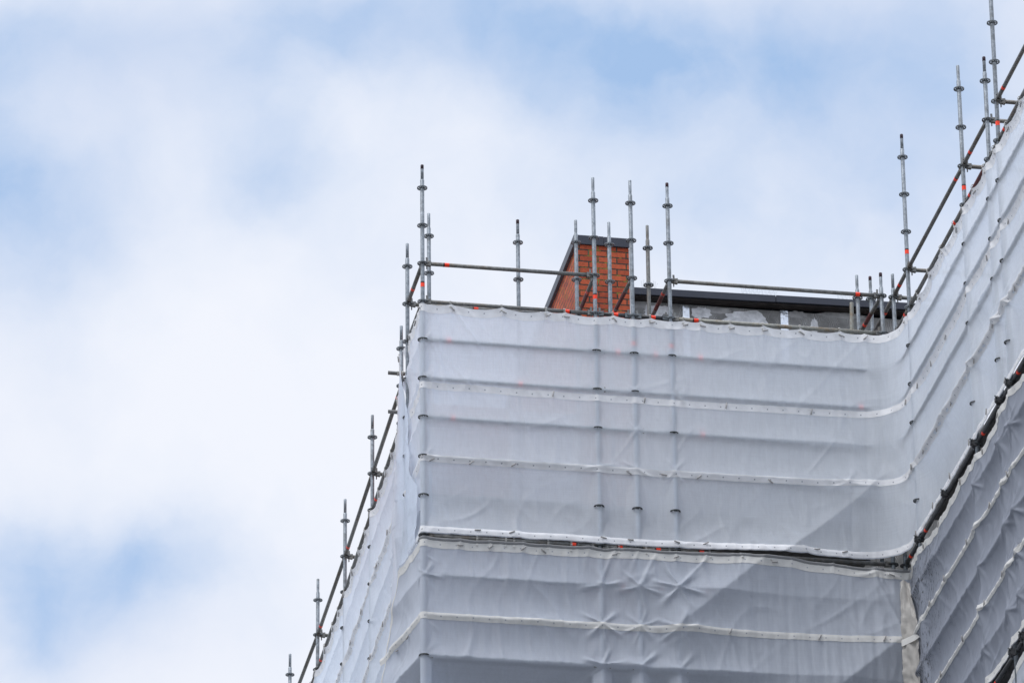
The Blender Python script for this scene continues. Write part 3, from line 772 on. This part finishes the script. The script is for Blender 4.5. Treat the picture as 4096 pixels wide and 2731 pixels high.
def lfold(q, z):
    t = clip01((ls0-q)/ls0)
    d = .09*t*clip01((-z-3.6)/1.6) + .016*t*np.sin(z*13+q*4)*clip01(-z-3.4) + .010*np.sin(z*7-q*9)*t
    t = clip01((q-lx32)/.6); k = clip01((-3.9-z)/.8)      # hanging pleats right of the brace
    d = d + .009*t*k*nf(q*8, z*.4, 12, 2)*1.8
    d = d + .004*nf(q*10, z*.5, 13, 2)
    for X, dx0 in ((2.06,.16),(2.51,.22),(2.96,.40)):     # lines rising from each star to the slit
        u = clip01((-3.55-z)/.45); dx = q-(lx0+X+dx0*(1-u))
        d = d + np.where((z > -4.0) & (z < -3.55), .014*np.exp(-(dx/.02)**2)*clip01(u*4), 0)
    dx = q-lx528-(-3.6-z)*.42
    d = d + np.where(z < -3.6, .018*np.exp(-(dx/.03)**2)*np.maximum(0, 1-(-3.6-z)/1.6), 0)
    return d
lx32 = lx(3.2); lx0 = lx(0); lx528 = lx(5.28)
Lw.fold = lfold
Lw.build()
Lw.band(lambda q: ltop(q)-.028, .090, 0, lx(5.74))
Lw.band(lambda q: -4.47-.012*fbm(q*1.4,1,3,2), .082)
Lw.band(lambda q: -5.47-.012*fbm(q*1.4,1,5,2), .082)
# folded-over top edge of grey mesh
m = MB(); rows = []
for i, p in enumerate(Lw.path):
    q = p[4]
    if q < ls0-.1 or q > lx(5.72): continue
    z = ltop(q); bul = .008+.006*fbm(q*6,2,2,2)
    rows.append([Lw.pt(i, z-.030, .004), Lw.pt(i, z-.012, .006+bul), Lw.pt(i, z+.004, .004+bul), Lw.pt(i, z+.012, -.004)])
m.quad_grid(rows); m.build('folded_hem', M['sheet_grey'], Lw.root)
for X in (.42,.78,1.15,1.40,2.22,2.95,4.1,5.5): Lw.toggle(lx(X), ltop(lx(X))-.075)
for X in (3.55,4.6,5.35): Lw.toggle(lx(X), -4.51, R_(65))
for X in (.62,.95,1.05,1.45,1.72,2.28,2.6,3.35,3.72,4.05): Lw.tie(lx(X), -3.5, ltop(lx(X))-.06)
for y in (.5,.9): Lw.toggle(s_near(Lw.path,-.05,y), -4.58)

# ---- right wing, lower sheet and the one under it
Wg = Sheet('scaffold_sheet', [(5.70,-.05,0),(5.652,-.35,.3),(5.652,-9,0)], .022, M['sheet_shaded_dirty'],
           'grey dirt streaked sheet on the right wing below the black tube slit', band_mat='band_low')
def ww(y): return s_near(Wg.path, 5.66, y)
tiesW = [0]+[ww(-v) for v in (.5,.95,1.3,1.7,2.1,2.6,3.0,3.35,3.9,4.4,4.9,5.4,6,6.6,7.2,8)]+[Wg.L]
def wtop(q): return scallop(q, tiesW, -3.60, .03) - .03*(.5+fbm(q*1.1,1,1,2)) + .03*math.sin(q*3)
Wg.zt = wtop; Wg.zb = lambda q: -6.42 - .02*fbm(q*2,1,6,2)
Wg.ridges = [(-3.5,.04),(-4.0,.065),(-4.5,.06),(-5.0,.07),(-5.5,.06),(-6.0,.06),(-6.6,0)]
Wg.poles = [ww(-.724), ww(-3.35), ww(-4.46), ww(-4.905)]
for y in (-.724,-3.35,-4.461,-4.905):
    for z in (-4.0,-4.5,-5.0,-5.5,-6.0):
        Wg.stars.append((ww(y)+random.uniform(-.03,.03), z, random.uniform(.022,.045), random.uniform(.18,.32), random.uniform(0,6), random.choice((4,5,6))))
def wfold(q, z):
    d = .006*nf(q*1.1, z*.9, 6, 2)
    for y, a in ((-3.35,.028),(-4.461,.025),(-4.905,.02)):
        dx = q-(-y+ww0)
        d = d + a*np.exp(-np.abs(dx)/.10)*(.7+.3*np.sin(z*5+y))
    return d + .004*nf(q*7, z*.8, 5, 2)
ww0 = ww(-3.35)-3.35
Wg.fold = wfold
Wg.build()
Wg.band(wtop, .085)
Wg.band(lambda q: -4.46, .075); Wg.band(lambda q: -5.46, .075); Wg.band(lambda q: Wg.zb(q)+.1, .09)
for y in (-.9,-1.6,-2.6,-3.6,-4.4): Wg.toggle(ww(y), wtop(ww(y))-.04, R_(70)); Wg.toggle(ww(y-.3), -4.5, R_(70)); Wg.toggle(ww(y+.1), -5.5, R_(60))

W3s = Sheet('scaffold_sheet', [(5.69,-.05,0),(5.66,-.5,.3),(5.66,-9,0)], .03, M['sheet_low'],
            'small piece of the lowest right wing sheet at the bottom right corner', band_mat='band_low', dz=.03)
W3s.zt = lambda q: -6.66-.03*math.sin(q*5); W3s.zb = lambda q: -9.5
W3s.ridges = [(-6.5,.03),(-7,.05),(-7.5,.05),(-8,.05),(-8.5,.05),(-9,.05),(-9.6,0)]
W3s.build(); W3s.band(lambda q: W3s.zt(q)-.01, .085)

# ---- left wing sheet
Lf = Sheet('scaffold_sheet', [(.17,17,0),(.155,7.3,0),(.117,4.8,0),(.085,2.5,.8),(-.075,1.2,.8),(-.075,.25,0)], .03, M['sheet_left'],
           'bluish white sheet running down the left side of the building with long hanging folds')
def fy(y): return s_near(Lf.path, .11 if y > 1.5 else -.07, y)
tiesF = [0]+sorted(fy(v) for v in (16,15,14,13,12.4,11.7,11,10.4,9.9,9.1,8.4,7.9,7.3,6.6,6,5.4,4.8,4.2,3.6,3.1,2.5))+[fy(2.0), fy(1.4), Lf.L]
f15 = fy(2.45); f12 = fy(1.32)
def ftop(q):
    z = scallop(q, tiesF, -1.015, .05)
    if q > f15: z += .48*min(1, (q-f15)/1.0)
    if q > f12: z -= 2.3*(q-f12)/(Lf.L-f12)+.05*math.sin(q*19)
    return z
Lf.zt = ftop; Lf.zb = lambda q: -4.15+.05*math.sin(q*3) if q < f12 else -3.50
Lf.ridges = [(-.5,.02),(-1.0,.075),(-1.5,.07),(-2.0,.07),(-2.5,.075),(-3.0,.07),(-3.5,.07),(-4.0,.03),(-4.6,0)]
Lf.ridge_w = lambda q: 1 if q < f15-.4 else max(.1, 1-(q-f15+.4)*1.2)
Lf.poles = [fy(v) for v in (4.8,7.33,9.89,12.44)]
for y in (4.8,7.33,9.89,12.44):
    for z in (-2.5,-3,-3.5): Lf.stars.append((fy(y), z, .03, .26, random.uniform(0,6), 5))
def ffold(q, z):
    d = .02*nf(q*1.3, z*.8, 3, 3)
    t = clip01((q-fy33)/1.2); g = np.clip((-z-.6)/1.8, .15, 1)*(1-.55*clip01((q-fy14)/.3))
    d = d + t*g*(.065*np.sin(q*9+z*.9+.8*np.sin(z*1.7)) + .032*np.sin(q*23-z*.8+2) + .02*nf(q*14,z*.6,7,2))
    fr = 0*z
    for lv in (-1.5,-2.0,-2.5,-3.0,-3.5):
        fr = np.maximum(fr, np.where((z < lv) & (z > lv-.4), np.exp(-(lv-z)/.2), 0))
    return d + .016*fr*nf(q*9, z*.6, 2, 2)*2
fy33 = fy(3.3); fy14 = fy(1.4)
Lf.fold = ffold
Lf.build()
Lf.band(ftop, .085, 0, fy(2.3)); Lf.band(lambda q: -1.98-.02*math.sin(q*2), .075, 0, fy(2.6)); Lf.band(lambda q: -2.98, .075, 0, fy(2.9)); Lf.band(lambda q: Lf.zb(q)+.1, .09, 0, fy(2.3))
for q in tiesF[6:-1]: Lf.toggle(q, ftop(q)-.05, R_(70)); Lf.tie(q+.03, -1.0, ftop(q)-.02)
for y in (3.2,4.2,5.6,6.6,8.2,9.4,11): Lf.toggle(fy(y), -2.02, R_(75)); Lf.toggle(fy(y+.5), -3.02, R_(75))

# ---- cream fabric strip hanging in the inside corner
t = empty('fabric_strip', (5.70,-.10,-3.9), 'cream coloured crumpled fabric strip hanging in the inside corner', 'fabric strip')
m = MB(); rows = []
for i in range(90):
    z = .12 - i*.032; wd = .20 if i > 18 else .03+.009*i
    row = []
    for j in range(17):
        u = j/16; a = u*1.9
        cr = .022*fbm(u*5, z*16+u*3, 1, 3)+.035*fbm(u*3, z*3.5, 4, 2)
        row.append(Vector((-.11+.14*math.sin(a-.3)*(.5+wd)+cr, -.05-u*wd*1.3+cr, z+.02*math.sin(u*6))))
    rows.append(row)
m.quad_grid(rows); m.build('fabric', M['sheet_cream'], t)
m = MB(); m.quad_grid([[Vector((-.11+.14*math.sin(j/8*1.9-.3)*.76-.006, -.06-j/8*.34, zz)) for j in range(9)] for zz in (-.62,-.66,-.70)]); m.build('eyelet_band', M['band_low'], t)

# ---- tall sheets below, down towards the street (outside the frame)
for nmz, pts, zt, zb, lab in (('front', [(-.06,1.6,0),(-.06,-.05,.1),(5.72,-.05,0)], -6.6, GZ+2.2, 'tall sheet covering the storeys below on the front'),
                         ('wing', [(5.70,-.08,0),(5.70,-12,0)], -9.6, GZ+2.2, 'tall sheet covering the storeys below on the right wing'),
                         ('left', [(.2,17,0),(.1,1.0,0)], -4.25, GZ+2.2, 'tall sheet covering the storeys below on the left side')):
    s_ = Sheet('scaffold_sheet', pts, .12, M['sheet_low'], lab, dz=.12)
    s_.zt = lambda q, a=zt: a; s_.zb = lambda q, a=zb: a
    s_.ridges = [(zt-.5*k+.1, .05) for k in range(60)]; s_.build()

# couplers on the black tubes in the slit
for z in (-3.5,-6.5):
    for k, (y, l) in enumerate(((-.724,'lowest'),(-2.0,'second'),(-3.35,'third'),(-4.461,'fourth'),(-4.905,'topmost'))):
        t = empty('scaffold_coupler', (5.67,y,z), l+' black coupler on the tube in the '+('upper' if z == -3.5 else 'lower')+' right wing slit', 'coupler', 'black couplers in the wing slits')
        m = MB(); m.tube((0,-.045,0), (0,.045,0), .04, 12); m.box((-.035,0,.01), (.04,.05,.05)); m.tube((-.03,0,-.05), (-.03,0,.055), .011, 8); m.build('clamp', M['black_tube'], t)
        m = MB(); m.tube((-.03,-.02,.02), (-.07,-.05,.035), .009, 8); m.build('bolt', M['dark_steel'], t)

# ---------------------------------------------------------------- buildings
def slab(name, x0, x1, y0, y1, z0, z1, mat, parent, bev=0):
    m = MB(); m.box(((x0+x1)/2,(y0+y1)/2,(z0+z1)/2), (x1-x0,y1-y0,z1-z0)); o = m.build(name, M[mat], parent)
    if bev: bevel(o, bev)
    return o
bt = empty('brick_tower', (2.165,1.62,GZ), 'red brick tower with a dark metal coping and mossy joints, behind the poles', 'brick tower')
def rel(o, root): o.matrix_parent_inverse = Matrix.Translation(root.location).inverted(); return o
rel(slab('brick_wall', 2.170, 2.812, 1.625, 6.4, GZ, 1.262, 'brick', bt), bt)
rel(slab('coping', 2.129, 2.50, 1.60, 6.45, 1.250, 1.372, 'coping', bt, .004), bt)
rel(slab('coping', 2.503, 2.815, 1.598, 6.45, 1.246, 1.368, 'coping', bt, .004), bt)
rel(slab('edge_trim', 2.812, 2.822, 1.612, 1.70, -1, 1.23, 'band', bt), bt)
# vent slot in the top course
rel(slab('vent_slot', 2.302, 2.312, 1.6225, 1.63, 1.118, 1.180, 'black_tube', bt), bt)

pw = empty('plastered_wall', (2.83,1.75,GZ), 'grey adhesive smeared wall with foil strips under a dark metal roof edge', 'building wall')
def zc(x): return .712+(x-2.87)*.0142
m = MB()
o = slab('wall', 2.824, 7.2, 1.75, 4.5, GZ, .60, 'plaster', pw); rel(o, pw)
# roof edge: fascia in two lengths, timber soffit under it, both rising very slightly to the right
for x0, x1, dy in ((2.83,4.62,0),(4.628,7.3,.002)):
    m = MB(); o_ = []
    for x in (x0, x1):
        for y, dz in ((1.60-dy,0),(1.60-dy,-.092),(1.80,-.092),(4.6,-.092),(4.6,0)):
            m.v.append((x, y, zc(x)+dz+dy))
    m.f = [(0,1,2,3,4),(9,8,7,6,5),(0,5,6,1),(1,6,7,2),(2,7,8,3),(3,8,9,4),(4,9,5,0)]; m.smooth = [False]*7
    rel(bevel_o := m.build('roof_edge', M['coping'], pw), pw); bevel(bevel_o, .003)
m = MB()
for x in (2.826, 7.25):
    for y, z in ((1.635,zc(x)-.094),(1.635,zc(x)-.105),(1.746,zc(x)-.105),(1.746,.46+.0142*(x-2.87)),(1.79,.46+.0142*(x-2.87)),(1.79,zc(x)-.094)):
        m.v.append((x,y,z))
m.v = m.v[:]; n_=6
for k in range(6): m.f.append((k,(k+1)%6,6+(k+1)%6,6+k)); m.smooth.append(False)
m.f += [tuple(range(5,-1,-1)), tuple(range(6,12))]; m.smooth += [False]*2
# keep the soffit thin: only the underside board
m = MB(); 
for x in (2.826,7.25):
    for y, z in ((1.63,zc(x)-.094),(1.63,zc(x)-.112),(1.7485,zc(x)-.112),(1.7485,zc(x)-.094)): m.v.append((x,y,z))
for k in range(4): m.f.append((k,(k+1)%4,4+(k+1)%4,4+k)); m.smooth.append(False)
m.f += [(3,2,1,0),(4,5,6,7)]; m.smooth += [False]*2
rel(m.build('soffit', M['soffit'], pw), pw)
# foil strips
for x0, x1, z1 in ((3.49,3.573,.575),(4.707,4.803,.610)):
    m = MB(); rows = []
    for i in range(24):
        z = z1-i*.03
        rows.append([Vector((x0+(x1-x0)*j/8, 1.742+.006*fbm(j*.9,i*.8,x0,2), z)) for j in range(9)])
    m.quad_grid(rows); rel(m.build('foil_strip', M['foil'], pw), pw)
# mortar patches
for (cx, cz, rx, rz, mt, sd, h) in ((3.14,.47,.13,.10,'patch',1,.004),(3.26,.50,.12,.06,'patch',5,.006),(3.72,.50,.13,.075,'patch',2,.005),(3.02,.55,.20,.05,'patch_dark',3,.0025),
                              (4.28,.43,.29,.15,'patch',4,.006),(3.95,.55,.14,.045,'patch_dark',6,.002),(5.13,.42,.045,.12,'patch',7,.004),(4.92,.57,.12,.05,'patch_dark',8,.003),(5.5,.60,.3,.04,'patch_dark',9,.002)):
    m = MB(); K = 44; rim = []
    for k in range(K):
        a = 2*math.pi*k/K; f = 1+.42*fbm(math.cos(a)*2.3+sd*5, math.sin(a)*2.3, sd, 3)*1.5
        rim.append((cx+rx*f*math.cos(a), cz+rz*f*math.sin(a)))
    y1 = 1.75-h
    m.v = [(x,1.749,z) for x, z in rim] + [(cx+(x-cx)*.97, y1, cz+(z-cz)*.97) for x, z in rim]
    for k in range(K): m.f.append((k,(k+1)%K,K+(k+1)%K,K+k)); m.smooth.append(False)
    m.f.append(tuple(range(K,2*K))); m.smooth.append(False)
    rel(m.build('mortar_patch', M[mt], pw), pw)
# bird spikes on the roof edge
for xa, xb in ((2.98,3.16),(4.22,4.62),(5.42,5.95)):
    m = MB(); x = xa
    while x < xb:
        z = zc(x)
        for dx, dz in ((-.02,.11),(.012,.12),(.04,.10)):
            m.tube((x,1.66,z-.003), (x+dx,1.64+random.uniform(-.03,.03),z+dz), .0011, 5, caps=False)
        x += .05
    m.box(((xa+xb)/2,1.66,zc((xa+xb)/2)+.002), (xb-xa,.02,.006))
    rel(m.build('bird_spikes', M['spike'], pw), pw)

# building bodies behind the scaffolds, down to the street
bl = empty('apartment_block', (3,1.7,GZ), 'brick building body behind the sheeted scaffolds', 'building')
def bodyslab(*a): o = slab(*a, bl); rel(o, bl)
bodyslab('wall', .28, 1.295, 1.58, 1.9, GZ, -1.05, 'brick')
bodyslab('wall', 7.2, 14, -12, 1.7, GZ, -.9, 'patch_dark')
bodyslab('wall', 1.3, 2.165, 1.60, 17, GZ, -1.05, 'bounce_wall')
bodyslab('wall', 2.84, 14, 4.52, 17, GZ, -1.4, 'patch_dark')

# ---------------------------------------------------------------- ground
m = MB(); m.quad_grid([[(-2500,-2500,GZ),(2500,-2500,GZ)],[(-2500,2500,GZ),(2500,2500,GZ)]], smooth=False)
g = m.build('ground', M['ground']); g['kind'] = 'structure'

# ---------------------------------------------------------------- camera
pit, yaw, rol = R_(26.3075241), R_(-10.3487256), R_(-.6860407)
F = Vector((-math.sin(yaw)*math.cos(pit), math.cos(yaw)*math.cos(pit), math.sin(pit)))
Rr = Vector((math.cos(yaw), math.sin(yaw), 0)); Uu = Rr.cross(F)
Rc = Rr*math.cos(rol)+Uu*math.sin(rol); Uc = Uu*math.cos(rol)-Rr*math.sin(rol)
cam = bpy.data.cameras.new('camera'); co = bpy.data.objects.new('camera', cam); COL.objects.link(co)
Mx = Matrix((Rc, Uc, -F)).transposed().to_4x4(); Mx.translation = Vector((-9.80235487,-59.4718524,-30.83140199))
co.matrix_world = Mx; cam.lens = 202.4768; cam.sensor_width = 36; cam.clip_end = 6000; cam.clip_start = .5
sc.camera = co

# ---------------------------------------------------------------- sky and light
SUN_DIR = Vector((-.50, -.26, .83)).normalized()
elev = math.asin(SUN_DIR.z); rot = math.atan2(SUN_DIR.x, SUN_DIR.y)
w = bpy.data.worlds.new('World'); sc.world = w; w.use_nodes = True
nt = w.node_tree; L = nt.links; bg = nt.nodes['Background']
sky = nt.nodes.new('ShaderNodeTexSky'); sky.sky_type = 'NISHITA'; sky.sun_disc = False; sky.sun_elevation = elev; sky.sun_rotation = rot
tc = nt.nodes.new('ShaderNodeTexCoord')
dirv = tc.outputs['Generated']
def vdot(v):
    n = N(nt, 'ShaderNodeVectorMath', operation='DOT_PRODUCT'); n.inputs[1].default_value = v; L.new(dirv, n.inputs[0]); return n.outputs['Value']
def math_(op, a, b=None, c=None):
    n = N(nt, 'ShaderNodeMath', operation=op)
    for k, x in enumerate((a, b, c)):
        if x is None: continue
        if isinstance(x, (int, float)): n.inputs[k].default_value = x
        else: L.new(x, n.inputs[k])
    return n.outputs[0]
# cloud layout in a fixed frame of the sky (angles around the bearing of the scaffold), unit = 1/1000 of a radian-ish
k_ = 13.2285
zf = math_('MAXIMUM', vdot(F), .05)
uu = math_('MULTIPLY', math_('DIVIDE', vdot(Rc), zf), k_)
vv = math_('MULTIPLY', math_('DIVIDE', vdot(Uc), zf), k_)
cmb = nt.nodes.new('ShaderNodeCombineXYZ'); L.new(uu, cmb.inputs[0]); L.new(vv, cmb.inputs[1])
wn = N(nt, 'ShaderNodeTexNoise', Scale=2.6, Detail=5.0, Roughness=.55); L.new(cmb.outputs[0], wn.inputs['Vector'])
sb = N(nt, 'ShaderNodeVectorMath', operation='SUBTRACT'); sb.inputs[1].default_value = (.5,.5,.5); L.new(wn.outputs['Color'], sb.inputs[0])
scn = N(nt, 'ShaderNodeVectorMath', operation='SCALE'); scn.inputs['Scale'].default_value = .28; L.new(sb.outputs[0], scn.inputs[0])
wv = N(nt, 'ShaderNodeVectorMath', operation='ADD'); L.new(cmb.outputs[0], wv.inputs[0]); L.new(scn.outputs[0], wv.inputs[1])
def blob(x, y, rx, ry, amp):
    cx = (x-1176)/1000; cy = (784-y)/1000
    a = N(nt, 'ShaderNodeVectorMath', operation='SUBTRACT'); a.inputs[1].default_value = (cx,cy,0); L.new(wv.outputs[0], a.inputs[0])
    b = N(nt, 'ShaderNodeVectorMath', operation='MULTIPLY'); b.inputs[1].default_value = (1000/rx,1000/ry,0); L.new(a.outputs[0], b.inputs[0])
    c = N(nt, 'ShaderNodeVectorMath', operation='DOT_PRODUCT'); L.new(b.outputs[0], c.inputs[0]); L.new(b.outputs[0], c.inputs[1])
    e = math_('POWER', 2.71828, math_('MULTIPLY', c.outputs['Value'], -1))
    return math_('MULTIPLY', e, amp)
def total(lst):
    acc = None
    for bb in lst:
        v = blob(*bb); acc = v if acc is None else math_('ADD', acc, v)
    return acc
BLUE = [(100,400,320,480,.12),(1176,40,1300,200,.14),(-40,360,150,260,.58),(120,470,230,150,.45),(30,60,160,110,.25),(600,310,120,190,.34),(650,410,160,80,.24),(700,80,190,150,.42),(900,50,260,130,.35),
        (1500,140,280,120,.72),(1380,60,320,100,.30),(1540,260,280,90,.22),(1800,120,200,130,.38),(2100,260,420,300,.34),(2250,60,240,220,.15),
        (190,1330,240,120,.70),(50,1440,150,120,.45),(50,1230,130,100,.42),(370,1280,190,100,.28),(1750,480,640,280,.30),(1100,420,500,280,.12),(600,1300,260,240,.08),(320,130,300,180,.14),(1180,20,240,80,.25)]
GREY = [(1176,0,1300,160,.25),(320,150,300,170,.6),(1000,40,340,110,.35),(2150,300,450,300,.45),(60,800,220,340,.15),(300,1500,340,130,.2),(1900,60,260,150,.4),(1600,200,400,200,.2),(150,420,260,200,.3),(200,1380,300,160,.3)]
fb = total(BLUE); fg = total(GREY)
ln = N(nt, 'ShaderNodeTexNoise', Scale=2.4, Detail=8.0, Roughness=.55); L.new(wv.outputs[0], ln.inputs['Vector'])
nz = math_('SUBTRACT', ln.outputs['Fac'], .5)
fb2 = math_('ADD', math_('MULTIPLY', fb, math_('ADD', math_('MULTIPLY', nz, 1.5), 1.0)), math_('MULTIPLY', nz, .40))
# everywhere else in the sky: broad cloud noise by direction
bn = N(nt, 'ShaderNodeTexNoise', Scale=3.0, Detail=6.0); L.new(dirv, bn.inputs['Vector'])
rr = ramp(nt, [(.45,(0,0,0)),(.65,(.7,.7,.7))]); L.new(bn.outputs['Fac'], rr.inputs['Fac'])
near = N(nt, 'ShaderNodeMapRange'); near.inputs['From Min'].default_value = .985; near.inputs['From Max'].default_value = .992; L.new(vdot(F), near.inputs['Value'])
mxf = N(nt, 'ShaderNodeMix', data_type='FLOAT'); L.new(near.outputs['Result'], mxf.inputs[0]); L.new(rr.outputs['Color'], mxf.inputs[2]); L.new(fb2, mxf.inputs[3])
cl = N(nt, 'ShaderNodeClamp'); L.new(mxf.outputs[0], cl.inputs['Value'])
g1 = N(nt, 'ShaderNodeClamp'); L.new(math_('MULTIPLY', fg, near.outputs['Result']), g1.inputs['Value'])
white = N(nt, 'ShaderNodeMix', data_type='RGBA'); L.new(g1.outputs[0], white.inputs['Factor'])
white.inputs['A'].default_value = (.89,.92,1,1); white.inputs['B'].default_value = (.66,.73,.90,1)
skc = N(nt, 'ShaderNodeMix', data_type='RGBA', blend_type='MIX'); skc.inputs['Factor'].default_value = .8
sks = N(nt, 'ShaderNodeVectorMath', operation='SCALE'); sks.inputs['Scale'].default_value = .10; L.new(sky.outputs[0], sks.inputs[0])
L.new(sks.outputs[0], skc.inputs['A']); skc.inputs['B'].default_value = (.44,.635,.95,1)   # thin veil over the blue
fin = N(nt, 'ShaderNodeMix', data_type='RGBA'); L.new(cl.outputs[0], fin.inputs['Factor']); L.new(white.outputs['Result'], fin.inputs['A']); L.new(skc.outputs['Result'], fin.inputs['B'])
# an overcast sky is brightest overhead
zen = N(nt, 'ShaderNodeMapRange', interpolation_type='SMOOTHSTEP'); zen.inputs['From Min'].default_value = .60; zen.inputs['From Max'].default_value = 1.0
zen.inputs['To Min'].default_value = 1.0; zen.inputs['To Max'].default_value = 2.9; L.new(vdot(Vector((0,0,1))), zen.inputs['Value'])
L.new(zen.outputs['Result'], bg.inputs['Strength'])
L.new(fin.outputs['Result'], bg.inputs['Color'])

sd = bpy.data.lights.new('sun', 'SUN'); sd.energy = 1.5; sd.energy = 1.6; sd.angle = R_(25); sd.color = (1,.97,.93)
so = bpy.data.objects.new('sun', sd); COL.objects.link(so); so.rotation_mode = 'QUATERNION'
so.rotation_quaternion = SUN_DIR.to_track_quat('Z','Y')

sc.view_settings.view_transform = 'Standard'; sc.view_settings.look = 'None'; sc.view_settings.exposure = 0; sc.view_settings.gamma = 1
